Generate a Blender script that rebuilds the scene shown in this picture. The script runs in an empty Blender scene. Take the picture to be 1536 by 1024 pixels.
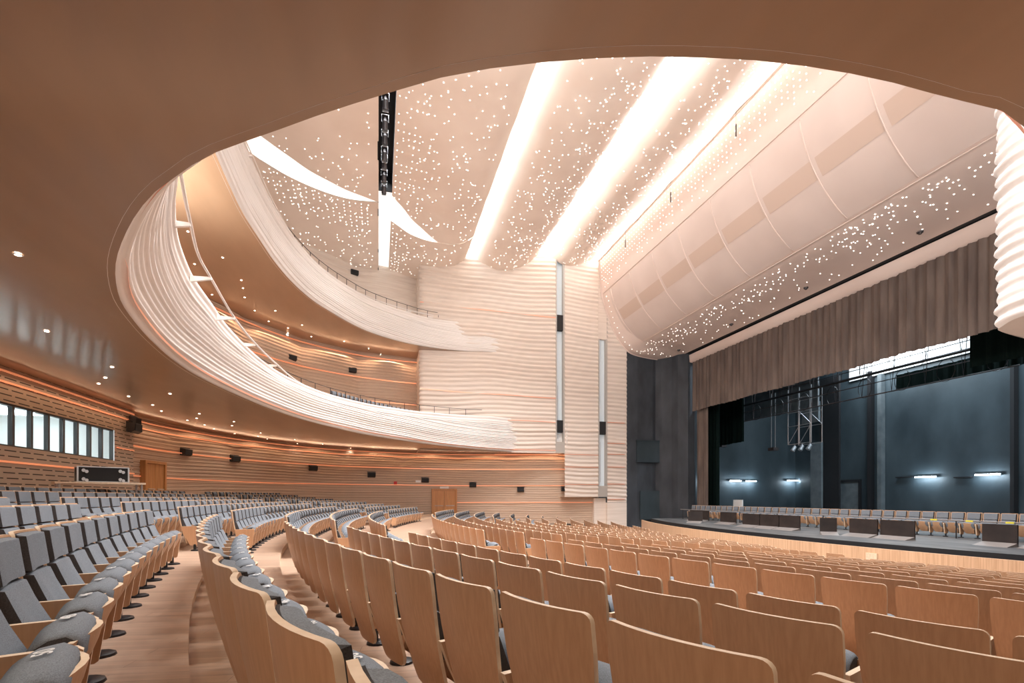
import bpy, math, random
from mathutils import Vector, Matrix
random.seed(7)
D = bpy.data
COL = bpy.context.scene.collection
PI = math.pi
F = 740.0; HX = 768.0; HY = 745.0        # focal length and horizon of the photograph in pixels
SN, CS = 0.2611, 0.9653                  # camera heading: +Y is across the hall, +X is towards the stage
CAMZ = 1.355                             # eye height above the floor of the camera's own row

# ------------------------------------------------------------------ measuring helpers
def ray(px):
    l = (px-HX)/F
    return (CS*l+SN, -SN*l+CS)
def U(px, py, zr):                       # point of a horizontal plane zr above the eye
    t = zr*F/(HY-py); r = ray(px)
    return (r[0]*t, r[1]*t, zr+CAMZ)
def VY(px, py, Y):                       # point of the plane Y = const
    r = ray(px); t = Y/r[1]
    return (r[0]*t, Y, (HY-py)/F*t+CAMZ)
def VX(px, py, X):
    r = ray(px); t = X/r[0]
    return (X, r[1]*t, (HY-py)/F*t+CAMZ)
def Z(zr): return zr+CAMZ
def proj(p):
    d = SN*p[0]+CS*p[1]; l = CS*p[0]-SN*p[1]
    if d <= .05: return None
    return (HX+F*l/d, HY-F*(p[2]-CAMZ)/d, d)
def spline(pts, n):                      # Catmull-Rom through points of any dimension
    P = [pts[0]]+list(pts)+[pts[-1]]; out = []; m = len(pts)-1; k = len(pts[0])
    for i in range(n+1):
        u = i/n*m; j = min(int(u), m-1); t = u-j
        a, b, c, d = P[j], P[j+1], P[j+2], P[j+3]
        out.append(tuple(.5*(2*b[q]+(c[q]-a[q])*t+(2*a[q]-5*b[q]+4*c[q]-d[q])*t*t+(-a[q]+3*b[q]-3*c[q]+d[q])*t**3) for q in range(k)))
    return out
def resample(pts, step=None, n=None):
    L = [0]
    for a, b in zip(pts, pts[1:]): L.append(L[-1]+math.dist(a, b))
    if n is None: n = max(2, int(L[-1]/step))
    out = []; j = 0
    for i in range(n+1):
        s = L[-1]*i/n
        while j < len(pts)-2 and L[j+1] < s: j += 1
        t = (s-L[j])/max(1e-9, L[j+1]-L[j]); t = max(0, min(1, t))
        out.append(tuple(x+(y-x)*t for x, y in zip(pts[j], pts[j+1])))
    return out
def lerp(a, b, t): return tuple(x+(y-x)*t for x, y in zip(a, b))

# ------------------------------------------------------------------ materials
def mat(name, col, rough=.6, metal=0, emit=None, estr=0, sample=True, bump=None, spec=.5, coat=0):
    m = D.materials.new(name); m.use_nodes = True
    nt = m.node_tree; b = nt.nodes['Principled BSDF']
    b.inputs['Base Color'].default_value = (*col, 1)
    b.inputs['Roughness'].default_value = rough; b.inputs['Metallic'].default_value = metal
    b.inputs['Specular IOR Level'].default_value = spec
    if coat: b.inputs['Coat Weight'].default_value = coat; b.inputs['Coat Roughness'].default_value = .14
    if emit:
        b.inputs['Emission Color'].default_value = (*emit, 1); b.inputs['Emission Strength'].default_value = estr
        if not sample: m.cycles.emission_sampling = 'NONE'
    return m
def noisecol(m, c1, c2, scale=(1, 1, 1), nscale=4, detail=4, lo=.35, hi=.65, bump=0, space='Object', rot=(0, 0, 0)):
    nt = m.node_tree; N = nt.nodes; L = nt.links; b = N['Principled BSDF']
    tc = N.new('ShaderNodeTexCoord'); mp = N.new('ShaderNodeMapping'); mp.inputs['Scale'].default_value = scale
    mp.inputs['Rotation'].default_value = rot
    nz = N.new('ShaderNodeTexNoise'); nz.inputs['Scale'].default_value = nscale; nz.inputs['Detail'].default_value = detail
    cr = N.new('ShaderNodeValToRGB'); cr.color_ramp.elements[0].position = lo; cr.color_ramp.elements[1].position = hi
    cr.color_ramp.elements[0].color = (*c1, 1); cr.color_ramp.elements[1].color = (*c2, 1)
    L.new(tc.outputs[space], mp.inputs['Vector']); L.new(mp.outputs[0], nz.inputs['Vector'])
    L.new(nz.outputs['Fac'], cr.inputs['Fac']); L.new(cr.outputs['Color'], b.inputs['Base Color'])
    if bump:
        bp = N.new('ShaderNodeBump'); bp.inputs['Strength'].default_value = bump; bp.inputs['Distance'].default_value = .02
        L.new(nz.outputs['Fac'], bp.inputs['Height']); L.new(bp.outputs[0], b.inputs['Normal'])
    return m
M = {}
M['wood'] = noisecol(mat('beech_veneer', (.56, .31, .16), .38, spec=.4), (.52, .30, .17), (.585, .345, .20), (45, 45, 1.2), 1.5, 4)
M['edge'] = noisecol(mat('beech_edge', (.75, .55, .36), .45), (.68, .52, .37), (.78, .62, .46), (3, 3, 3), 6)
M['fabric'] = noisecol(mat('grey_felt', (.17, .18, .2), .95, spec=.15), (.15, .165, .185), (.235, .255, .28), (1, 1, 1), 220, 3)
M['fabric_side'] = noisecol(mat('dark_felt_gusset', (.06, .055, .055), .95, spec=.1), (.05, .045, .045), (.075, .07, .07), (1, 1, 1), 220, 3)
M['black'] = mat('black_metal', (.012, .012, .014), .4)
M['number'] = mat('white_print', (.75, .75, .75), .7)
M['soffit'] = noisecol(mat('stained_ceiling_veneer', (.4, .2, .1), .36, spec=.5, coat=.5), (.31, .19, .11), (.355, .22, .13), (2.2, .5, 1), .6, 5)
M['fascia'] = noisecol(mat('white_moulded_plaster', (.8, .75, .7), .55), (.78, .73, .69), (.84, .79, .755), (.3, .3, 6), 2, 3)
M['ridge'] = noisecol(mat('pale_ridged_panel', (.7, .57, .46), .6), (.70, .60, .52), (.79, .69, .61), (.25, .25, 7), 2, 4)
M['copper'] = mat('copper_light_line', (.9, .42, .26), .35, .6, (1, .32, .14), .5, sample=False)
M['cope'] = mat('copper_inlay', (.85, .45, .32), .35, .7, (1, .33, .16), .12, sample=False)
M['ceil'] = noisecol(mat('peach_ceiling_panel', (.80, .64, .53), .6), (.84, .715, .62), (.90, .785, .695), (.4, .4, .4), .8, 4)
M['white'] = mat('white_paint', (.85, .85, .84), .6)
M['canopy'] = noisecol(mat('blush_canopy', (.74, .58, .5), .5), (.74, .60, .53), (.80, .66, .59), (.3, .3, .3), 1, 3)
M['screen'] = noisecol(mat('blush_mesh_screen', (.62, .48, .4), .6), (.66, .545, .49), (.72, .605, .55), (.3, .3, .3), 1, 3)
M['screen2'] = mat('mesh_screen_inset', (.62, .48, .40), .6)
M['star'] = mat('star_light', (1, 1, 1), .5, 0, (1, .97, .92), 6, sample=False)
M['cove'] = mat('cove_light', (1, 1, 1), .5, 0, (1, .98, .95), 9, sample=False)
M['down'] = mat('downlight_lens', (1, 1, 1), .5, 0, (1, .9, .78), 16, sample=False)
M['gap'] = mat('black_recess', (.01, .01, .012), .7)
M['tower'] = noisecol(mat('charcoal_render', (.045, .05, .06), .7), (.028, .033, .041), (.05, .057, .068), (1, 1, .4), 1.3, 5)
M['stage'] = noisecol(mat('black_stage_wall', (.02, .03, .035), .55), (.022, .034, .042), (.06, .082, .095), (.35, .35, .2), 1.2, 7, .3, .75)
M['stagegrey'] = noisecol(mat('grey_stage_panel', (.10, .12, .13), .6), (.09, .11, .12), (.14, .16, .17), (1, 1, 1), 1.5, 5)
M['stagefloor'] = noisecol(mat('scuffed_stage_floor', (.09, .09, .09), .5), (.055, .055, .058), (.15, .145, .14), (1.5, .4, 1), 1.5, 7)
M['curtain'] = noisecol(mat('taupe_velvet', (.14, .105, .09), .9, spec=.2), (.105, .08, .07), (.165, .125, .105), (1, 1, .2), 2, 4)
M['green'] = mat('black_green_drape', (.006, .014, .012), .9, spec=.1)
M['brown'] = noisecol(mat('dark_brown_board', (.03, .02, .018), .55), (.014, .009, .008), (.028, .018, .015), (1, 1, 1), 3, 4)
M['grey'] = mat('grey_base_plate', (.22, .2, .19), .6)
M['alu'] = mat('aluminium', (.6, .61, .63), .35, .8)
M['frame'] = mat('dark_window_frame', (.05, .05, .05), .4)
M['lamp'] = mat('cold_tube', (1, 1, 1), .5, 0, (.75, .9, 1), 30, sample=False)
M['pit'] = noisecol(mat('pit_rail_veneer', (.62, .42, .27), .45), (.52, .33, .20), (.66, .45, .29), (14, 14, .3), 2, 4)
M['doorw'] = noisecol(mat('amber_door_veneer', (.5, .23, .08), .45), (.46, .20, .07), (.56, .27, .10), (8, 8, .5), 2, 4)
M['red'] = mat('red_plastic', (.6, .02, .02), .5)
M['yellow'] = mat('yellow_tape', (.7, .6, .05), .6)
M['rail'] = mat('dark_rail', (.05, .04, .04), .4)
g = D.materials.new('window_glass'); g.use_nodes = True; gn = g.node_tree.nodes
gb = gn['Principled BSDF']; gb.inputs['Transmission Weight'].default_value = 1; gb.inputs['Roughness'].default_value = 0
gb.inputs['IOR'].default_value = 1.02; gb.inputs['Base Color'].default_value = (.9, .97, .97, 1)
M['glass'] = g
# planked walls: long boards with dark dashes of acoustic slots cut in them
def plank(name, c1, c2, rowh=.11, dash=True):
    m = D.materials.new(name); m.use_nodes = True; N = m.node_tree.nodes; L = m.node_tree.links; b = N['Principled BSDF']
    b.inputs['Roughness'].default_value = .55
    uv = N.new('ShaderNodeUVMap'); uv.uv_map = 'UVMap'
    br = N.new('ShaderNodeTexBrick'); br.inputs['Scale'].default_value = 1
    br.inputs['Brick Width'].default_value = .62; br.inputs['Row Height'].default_value = rowh
    br.inputs['Mortar Size'].default_value = .013; br.inputs['Mortar Smooth'].default_value = .15
    br.inputs['Color1'].default_value = (*c1, 1); br.inputs['Color2'].default_value = (*c2, 1)
    br.inputs['Mortar'].default_value = (.02, .012, .008, 1); br.offset = .37
    # vertical joints are closed up: only the horizontal slots stay dark, broken into dashes
    sx = N.new('ShaderNodeSeparateXYZ'); L.new(uv.outputs[0], sx.inputs[0])
    def math_(op, a, bb):
        n = N.new('ShaderNodeMath'); n.operation = op
        for i, v in enumerate((a, bb)):
            if isinstance(v, (int, float)): n.inputs[i].default_value = v
            else: L.new(v, n.inputs[i])
        return n.outputs[0]
    row = math_('FLOOR', math_('DIVIDE', sx.outputs[1], rowh), 0)
    sh = math_('MULTIPLY', row, .23)
    fx = math_('FRACT', math_('ADD', math_('DIVIDE', sx.outputs[0], .6), sh), 0)
    fy = math_('FRACT', math_('DIVIDE', sx.outputs[1], rowh), 0)
    slot = math_('MULTIPLY', math_('LESS_THAN', fx, .78 if dash else 2), math_('LESS_THAN', fy, .2))
    nz = N.new('ShaderNodeTexNoise'); nz.inputs['Scale'].default_value = 3
    mp = N.new('ShaderNodeMapping'); mp.inputs['Scale'].default_value = (.4, 8, 1); L.new(uv.outputs[0], mp.inputs[0]); L.new(mp.outputs[0], nz.inputs[0])
    mx = N.new('ShaderNodeMix'); mx.data_type = 'RGBA'; L.new(nz.outputs['Fac'], mx.inputs['Factor'])
    mx.inputs['A'].default_value = (*c1, 1); mx.inputs['B'].default_value = (*c2, 1)
    m2 = N.new('ShaderNodeMix'); m2.data_type = 'RGBA'; L.new(slot, m2.inputs['Factor'])
    L.new(mx.outputs['Result'], m2.inputs['A']); m2.inputs['B'].default_value = (.025, .015, .01, 1) if dash else (.30, .20, .14, 1)
    L.new(m2.outputs['Result'], b.inputs['Base Color']); N.remove(br)
    return m
M['plank'] = plank('slotted_plank_wall', (.44, .33, .25), (.54, .41, .32), .155)
M['plank2'] = plank('fine_batten_wall', (.50, .37, .27), (.60, .45, .34), .10, False)
# wooden floor with boards
def floorboards():
    m = mat('oak_floorboards', (.5, .36, .27), .32, spec=.5); N = m.node_tree.nodes; L = m.node_tree.links; b = N['Principled BSDF']
    tc = N.new('ShaderNodeTexCoord'); br = N.new('ShaderNodeTexBrick')
    mp = N.new('ShaderNodeMapping'); mp.inputs['Rotation'].default_value = (0, 0, .12); L.new(tc.outputs['Object'], mp.inputs[0])
    L.new(mp.outputs[0], br.inputs[0]); br.inputs['Scale'].default_value = 1
    br.inputs['Brick Width'].default_value = 1.4; br.inputs['Row Height'].default_value = .14; br.inputs['Mortar Size'].default_value = .002
    br.inputs['Color1'].default_value = (.50, .355, .26, 1); br.inputs['Color2'].default_value = (.40, .275, .20, 1); br.inputs['Mortar'].default_value = (.22, .14, .1, 1)
    nz = N.new('ShaderNodeTexNoise'); nz.inputs['Scale'].default_value = 2; nz.inputs['Detail'].default_value = 6
    mp2 = N.new('ShaderNodeMapping'); mp2.inputs['Scale'].default_value = (1, 9, 1); L.new(mp.outputs[0], mp2.inputs[0]); L.new(mp2.outputs[0], nz.inputs[0])
    mx = N.new('ShaderNodeMix'); mx.data_type = 'RGBA'; mx.blend_type = 'MULTIPLY'; mx.inputs['Factor'].default_value = .55
    L.new(br.outputs['Color'], mx.inputs['A']); L.new(nz.outputs['Fac'], mx.inputs['B'])
    hs = N.new('ShaderNodeHueSaturation'); hs.inputs['Value'].default_value = 1.55; L.new(mx.outputs['Result'], hs.inputs['Color'])
    L.new(hs.outputs[0], b.inputs['Base Color'])
    return m
M['floor'] = floorboards()

# ------------------------------------------------------------------ mesh helpers
class MB:
    def __init__(s): s.v = []; s.f = []; s.mi = []; s.uv = {}
    def face(s, idx, mi=0): s.f.append(tuple(idx)); s.mi.append(mi)
    def grid(s, rows, mi=0, close=False, uvs=None):
        b = len(s.v); n = len(rows[0])
        for r in rows: s.v += [tuple(p) for p in r]
        if uvs:
            k = 0
            for r in uvs:
                for p in r: s.uv[b+k] = p; k += 1
        for i in range(len(rows)-1):
            for j in range(n-1 if not close else n):
                a = b+i*n+j; c = b+i*n+(j+1) % n
                s.face((a, c, c+n, a+n), mi)
        return b
    def box(s, x0, x1, y0, y1, z0, z1, mi=0, T=None):
        b = len(s.v)
        P = [(x, y, z) for z in (z0, z1) for y in (y0, y1) for x in (x0, x1)]
        if T: P = [tuple(T @ Vector(p)) for p in P]
        s.v += P
        for f in ((0, 2, 3, 1), (4, 5, 7, 6), (0, 1, 5, 4), (2, 6, 7, 3), (0, 4, 6, 2), (1, 3, 7, 5)): s.face([b+i for i in f], mi)
    def tube(s, pts, r, n=8, mi=0, cap=True, closed=False):
        rings = []; m = len(pts)
        for i, p in enumerate(pts):
            a = Vector(pts[max(0, i-1)]); c = Vector(pts[min(m-1, i+1)])
            d = (c-a).normalized(); up = Vector((0, 0, 1)) if abs(d.z) < .95 else Vector((1, 0, 0))
            x = d.cross(up).normalized(); y = x.cross(d)
            rr = r[i] if isinstance(r, (list, tuple)) else r
            rings.append([tuple(Vector(p)+x*rr*math.cos(2*PI*k/n)+y*rr*math.sin(2*PI*k/n)) for k in range(n)])
        b = s.grid(rings, mi, close=True)
        if cap:
            s.face([b+k for k in range(n)][::-1], mi); s.face([b+(m-1)*n+k for k in range(n)], mi)
    def prism(s, poly, f, mi=0, mi_side=None):      # poly 2-D; f(u,v,w) -> point; w = 0 / 1
        b = len(s.v); n = len(poly)
        s.v += [f(u, v, 0) for u, v in poly]+[f(u, v, 1) for u, v in poly]
        s.face([b+i for i in range(n)][::-1], mi); s.face([b+n+i for i in range(n)], mi)
        for i in range(n):
            j = (i+1) % n; s.face((b+i, b+j, b+n+j, b+n+i), mi if mi_side is None else mi_side)
    def mesh(s, name, mats, smooth=False):
        me = D.meshes.new(name); me.from_pydata(s.v, [], s.f)
        for m in mats: me.materials.append(m)
        me.polygons.foreach_set('material_index', s.mi)
        if smooth: me.polygons.foreach_set('use_smooth', [True]*len(me.polygons))
        if s.uv:
            l = me.uv_layers.new(name='UVMap')
            for lo in me.loops: l.data[lo.index].uv = s.uv.get(lo.vertex_index, (0, 0))
        me.update(); return me
    def build(s, name, mats, parent=None, smooth=False, auto=False, fix=False):
        if not isinstance(mats, (list, tuple)): mats = [mats]
        me = s.mesh(name, mats, smooth)
        if fix:
            import bmesh
            bm = bmesh.new(); bm.from_mesh(me); bmesh.ops.recalc_face_normals(bm, faces=bm.faces); bm.to_mesh(me); bm.free()
        if auto: me.shade_auto = True if False else None
        return link(name, me, parent)
def link(name, me, parent=None):
    o = D.objects.new(name, me); COL.objects.link(o)
    if parent: o.parent = parent
    return o
def tag(o, label, cat, group=None, kind=None):
    if label: o['label'] = label
    if cat: o['category'] = cat
    if group: o['group'] = group
    if kind: o['kind'] = kind
    return o
def struct(o): o['kind'] = 'structure'; return o
def empty(name, loc, rz=0):
    o = D.objects.new(name, None); COL.objects.link(o); o.location = loc; o.rotation_euler = (0, 0, rz); o.empty_display_size = .2
    return o
def sharp(o, ang=35):
    me = o.data
    me.polygons.foreach_set('use_smooth', [True]*len(me.polygons))
    me.set_sharp_from_angle(angle=math.radians(ang))
    return o

# ------------------------------------------------------------------ rows of the stalls
YC = 17.9
def ROW(x0, R, s): return (x0+R-math.sqrt(R*R-s*s), YC-s)
def row_par(r): return (-2.4+r, 43.6-.25*max(r, 0))
rows = []     # (key, r, drop of chair top below the eye)
for k, (r, dl) in {-6: (-6.2, -.26), -5: (-5.17, -.13), -4: (-4.15, .0), -3: (-3.12, .10), -2: (-2.1, .21), -1: (-1.085, .293), 0: (0, .425), 1: (1.0, .52), 2: (2.1, .65)}.items():
    rows.append((k, r, dl))
for j in range(13): rows.append((3+j, 4.5+1.03*j, .82+.078*j+.0008*j*j))
TOP = .93
def row_s(x0, R, px):        # where the sight line through pixel column px meets a row
    r = ray(px); best = None
    s = 17.6
    prev = None
    while s > -17:
        p = ROW(x0, R, s); c = p[0]*r[1]-p[1]*r[0]
        if prev is not None and prev[1]*c <= 0 and p[1] > 0.3: return s
        prev = (s, c); s -= .01
    return 12
PITCH = .60

# chair -----------------------------------------------------------------
def chair_meshes(lo=False):
    out = {}
    zb, zt, r = .15, TOP, .036
    def w(z):
        k = (z-zb)/(zt-zb); ww = .222+.063*min(1, k*1.35)
        if z > zt-r: ww -= r-math.sqrt(max(0, r*r-(z-zt+r)**2))
        if z < zb+.08: ww -= .05*(1-(z-zb)/.08)**2
        return ww
    def yb(x, z, ww):
        k = (zt-z)/(zt-zb)
        return .17*k-.025*math.sin(PI*k)+.045*((x/.28)**2-1)
    zs = [zb, zb+.03, zb+.08, .36, .5, .64, .78, zt-r, zt-r*.6, zt-r*.28, zt-r*.08, zt]
    nx = 9
    if lo: zs = [zb, .36, .64, zt-r, zt]; nx = 5
    th = .022
    m = MB()
    back = [[((2*i/(nx-1)-1)*w(z), yb((2*i/(nx-1)-1)*w(z), z, 0), z) for i in range(nx)] for z in zs]
    front = [[(x, y+th, z) for x, y, z in row] for row in back]
    b0 = m.grid(back); b1 = m.grid(front)
    H = len(zs)
    loop = [(0, i) for i in range(nx)]+[(j, nx-1) for j in range(1, H)]+[(H-1, i) for i in range(nx-2, -1, -1)]+[(j, 0) for j in range(H-2, 0, -1)]
    for q in range(len(loop)):
        a, c = loop[q], loop[(q+1) % len(loop)]
        m.face((b0+a[0]*nx+a[1], b1+a[0]*nx+a[1], b1+c[0]*nx+c[1], b0+c[0]*nx+c[1]), 1)
    out['backrest'] = (m, ['wood', 'edge'])
    def pad(z0, z1, hw, t, wedge=0):
        m = MB(); n1 = 9 if not lo else 4; n2 = 9 if not lo else 4
        g = []; bk = []
        for j in range(n2):
            v = 2*j/(n2-1)-1; row = []; rb = []
            z = (z0+z1)/2+(z1-z0)/2*math.sin(v*PI/2)
            for i in range(n1):
                u = math.sin((2*i/(n1-1)-1)*PI/2)
                x = u*hw
                f = max(0, (1-abs(u)**8))*max(0, (1-abs(v)**10))
                y0 = yb(x, z, 0)+th
                row.append((x, y0+.012+(t+wedge*(z1-z)/(z1-z0))*(f**.5), z)); rb.append((x, y0, z))
            g.append(row); bk.append(rb)
        a = m.grid(g); b = m.grid(bk)
        for i in range(n1-1):
            for (jj, kk) in ((0, 0), (n2-1, 0)):
                p = jj*n1+i; m.face((a+p, a+p+1, b+p+1, b+p), 1)
        for j in range(n2-1):
            for ii in (0, n1-1):
                p = j*n1+ii; m.face((a+p, a+p+n1, b+p+n1, b+p), 1)
        # faces of the outermost ring are the dark gusset
        for fi, f in enumerate(m.f):
            if m.mi[fi] == 0 and fi < (n1-1)*(n2-1):
                j, i = divmod(fi, n1-1)
                if i in (0, n1-2): m.mi[fi] = 1
        return m
    out['back_cushion'] = (pad(.692, .915, .252, .058), ['fabric', 'fabric_side'])
    out['lumbar_cushion'] = (pad(.39, .685, .246, .058, .075), ['fabric', 'fabric_side'])
    # tipped-up plywood seat pan
    m = MB(); n1, n2 = (9, 7) if not lo else (5, 3)
    A = []; B = []
    for j in range(n2):
        k = j/(n2-1); z = .17+(.548-.17)*k; hw = .15+.115*k**.8; ra = []; rb = []
        for i in range(n1):
            u = 2*i/(n1-1)-1
            y = .30+.13*math.sin(k*PI/2)**1.0+.055*(1-u*u)*k+.012*math.cos(u*PI*1.0)*k
            zz = z-.02*u*u*k
            ra.append((u*hw, y, zz)); rb.append((u*hw, y-.024, zz))
        A.append(ra); B.append(rb)
    b0 = m.grid(A); b1 = m.grid(B)
    loop = [(0, i) for i in range(n1)]+[(j, n1-1) for j in range(1, n2)]+[(n2-1, i) for i in range(n1-2, -1, -1)]+[(j, 0) for j in range(n2-2, 0, -1)]
    for q in range(len(loop)):
        a, c = loop[q], loop[(q+1) % len(loop)]
        m.face((b0+a[0]*n1+a[1], b1+a[0]*n1+a[1], b1+c[0]*n1+c[1], b0+c[0]*n1+c[1]), 1)
    out['seat_pan'] = (m, ['wood', 'edge'])
    # cushion of the tipped-up seat
    prof = [(.446, .572), (.436, .60), (.400, .624), (.335, .614), (.28, .578), (.25, .52), (.245, .44), (.262, .38), (.30, .335), (.35, .345), (.40, .42), (.435, .50)]
    cy = sum(p[0] for p in prof)/len(prof); cz = sum(p[1] for p in prof)/len(prof)
    m = MB(); rings = []
    us = [-1, -.985, -.93, -.8, -.4, 0, .4, .8, .93, .985, 1] if not lo else [-1, -.85, 0, .85, 1]
    pf = prof if not lo else prof[::2]
    for u in us:
        k = (1-abs(u)**9)**.5 if abs(u) < 1 else 0; k = .84+.16*k
        rings.append([(u*.238, cy+(y-cy)*k+.05*(1-u**4)*max(0, (y-.3))/.16*.5, cz+(z-cz)*k-.016*u*u-.035) for y, z in pf])
    b = m.grid(rings, 0, close=True); n = len(pf)
    m.face([b+i for i in range(n)], 1); m.face([b+(len(us)-1)*n+i for i in range(n)][::-1], 1)
    out['seat_cushion'] = (m, ['fabric', 'fabric_side'])
    m = MB()
    poly = [(.06, .522), (.435, .522), (.455, .508), (.40, .13), (.38, .115), (.235, .115), (.12, .36)]
    m.prism(poly, lambda u, v, ww: (.300-.018+.036*ww, u, v), 0, 1)
    m.mi[0] = m.mi[1] = 0
    out['arm_panel'] = (m, ['wood', 'edge'])
    m = MB(); ns = 14 if not lo else 6
    m.tube([(.30, .32, .14), (.30, .32, .02)], .028, ns//2+2, 0)
    m.tube([(.30, .34, .028), (.30, .34, .018), (.30, .34, 0)], [.07, .095, .1], ns, 0)
    out['pedestal'] = (m, ['black'])
    return out
HI = {}
for k, (m, ms) in chair_meshes().items():
    me = m.mesh(k, [M[q] for q in ms], True)
    import bmesh
    bm = bmesh.new(); bm.from_mesh(me); bmesh.ops.recalc_face_normals(bm, faces=bm.faces); bm.to_mesh(me); bm.free()
    me.set_sharp_from_angle(angle=math.radians(40))
    HI[k] = me
e2 = MB()       # arm panel and pedestal on the other side, for seats at the start of a block
def mirrored(me, name):
    m2 = me.copy(); m2.name = name
    for v in m2.vertices: v.co.x = -v.co.x
    m2.flip_normals(); return m2
HI_L = {k: mirrored(HI[k], k) for k in ('arm_panel', 'pedestal')}
LO = chair_meshes(True)

def make_chair():
    r = empty('theatre_seat', (0, 0, 0))
    for k in ('backrest', 'back_cushion', 'lumbar_cushion', 'seat_pan', 'seat_cushion', 'arm_panel', 'pedestal'):
        link(k, HI[k], r)
    return r
proto = make_chair(); proto_used = [False]
ORD = ['zeroth', 'first', 'second', 'third', 'fourth', 'fifth', 'sixth', 'seventh', 'eighth', 'ninth', 'tenth', 'eleventh', 'twelfth', 'thirteenth', 'fourteenth', 'fifteenth', 'sixteenth', 'seventeenth', 'eighteenth', 'nineteenth', 'twentieth', 'twenty-first', 'twenty-second', 'twenty-third', 'twenty-fourth', 'twenty-fifth']
def copy_chair(loc, rz, end=False):
    if not proto_used[0]:
        proto_used[0] = True; r = proto
    else:
        r = proto.copy(); COL.objects.link(r)
        for ch in proto.children[:7]:
            c = ch.copy(); COL.objects.link(c); c.parent = r
    r.location = loc; r.rotation_euler = (0, 0, rz)
    if end:
        for k in ('arm_panel', 'pedestal'): link(k, HI_L[k], r)
    return r
numcache = {}
def text_mesh(txt, size, name='seat_number'):
    if txt in numcache: return numcache[txt]
    cu = D.curves.new(name, 'FONT'); cu.body = txt; cu.size = size; cu.extrude = .0008; cu.align_x = 'CENTER'; cu.align_y = 'CENTER'; cu.offset = .0012
    o = D.objects.new('tmp_text', cu); COL.objects.link(o)
    me = D.meshes.new_from_object(o.evaluated_get(bpy.context.evaluated_depsgraph_get()))
    D.objects.remove(o); me.name = name; me.materials.clear(); me.materials.append(M['number']); numcache[txt] = me
    return me

seats = []    # every chair of the stalls
phase = {-6: 60, -5: 20, -4: 60, -3: 45, -2: 52, -1: 351, 0: 743, 1: 742, 2: 748, 3: 1138}
for (k, r, dl) in rows:
    x0, R = row_par(r)
    a_in, a_out = (6.5, 8.0) if k <= 2 else (6.1, 7.8)
    s0 = row_s(x0, R, phase.get(k, 1138-3*k))
    near = []
    s = s0
    s = a_out+((s0-a_out) % PITCH)
    edge = s                                      # first boundary past the aisle
    n = 0
    while edge+n*PITCH < (20.3 if k <= -2 else 18.0 if k == -1 else 17.8): near.append(edge+(n+.5)*PITCH); n += 1
    mid = [-a_in+(i+.5)*PITCH for i in range(int(2*a_in/PITCH))]
    nf = int((15.3-a_out)/PITCH)
    far = [-a_out-(i+.5)*PITCH for i in range(nf)]
    if k >= 14: mid = [q for i_, q in enumerate(mid) if i_ % 11 in (1, 2, 3, 4, 8, 9, 10)]; near = near[4:9]+near[11:14]
    if k == 15: mid = mid[2:9]; near = near[:6]; far = far[:6]
    for blk, L in (('near', near), ('middle', mid), ('far', far)):
        for i, s in enumerate(L):
            x, y = ROW(x0, R, s)
            th = math.asin(s/R)                    # the way the seat faces
            rz = -PI/2+th*0                        # local +y -> world +X
            rz = math.atan2(math.sin(th), math.cos(th))-PI/2
            zf = Z(-dl-TOP)
            end = (blk == 'near' and i == 0)       # open side towards the aisle (local +x is towards the camera side)
            e_far = (blk == 'middle' and i == 0) or (blk == 'far' and i == nf-1)
            seats.append(dict(k=k, blk=blk, i=i, n=len(L), s=s, x=x, y=y, z=zf, rz=rz))
# local +x after rotating by rz-: facing +X means +x points to -Y (towards the camera side)
def score(c):
    p = proj((c['x'], c['y'], c['z']+.8))
    if not p: return -1
    if not (-60 < p[0] < 1600 and p[1] < 1120) and not (p[2] < 3.2 and -900 < p[0] < 1900 and p[1] < 1900): return -1
    return 1/p[2]
for c in seats: c['sc'] = score(c)
seats = [c for c in seats if c['sc'] > 0]
seats.sort(key=lambda c: -c['sc'])
NIND = 280
ind = seats[:NIND]; rest = seats[NIND:]
ROWN = {-6: 'row at rear wall', -5: 'second row from rear wall', -4: 'third row from rear wall', -3: 'fourth row from rear wall',
        -2: 'row left of wooden gangway', -1: 'row right of wooden gangway', 0: 'second row right of gangway',
        1: 'third row right of gangway', 2: 'last row before cross aisle'}
for c in ind:
    k = c['k']
    first_near = (c['blk'] == 'near' and c['i'] == 0) or (c['blk'] == 'middle' and c['i'] == c['n']-1)
    need_left = c['blk'] in ('near', 'middle', 'far') and ((c['blk'] == 'near' and c['i'] == 0) or (c['blk'] == 'middle' and c['i'] == 0) or (c['blk'] == 'far' and c['i'] == c['n']-1))
    o = copy_chair((c['x'], c['y'], c['z']), c['rz'], end=need_left)
    o.name = 'theatre_seat'
    rn = ROWN.get(k) or ('%s row past cross aisle' % ORD[k-2])
    blk = {'near': 'nearest block', 'middle': 'middle block', 'far': 'far block'}[c['blk']]
    look = 'grey padded seat' if k <= -1 else 'wood-backed seat'
    cnt = ORD[c['i']+1] if c['blk'] != 'middle' else ORD[c['n']-c['i']]
    w2 = 'from aisle end' if c['blk'] != 'middle' else 'from near end'
    tag(o, '%s, %s, %s, %s %s' % (look, rn, blk, cnt, w2), 'seat', 'tip-up seats filling the stalls')
    c['o'] = o
    if k in (-2, -1) and c['blk'] == 'near' and c['sc'] > 1/9:
        if k == -2: num = 50-2*round((14.25-c['s'])/PITCH) if False else None
        c['num'] = True
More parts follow.
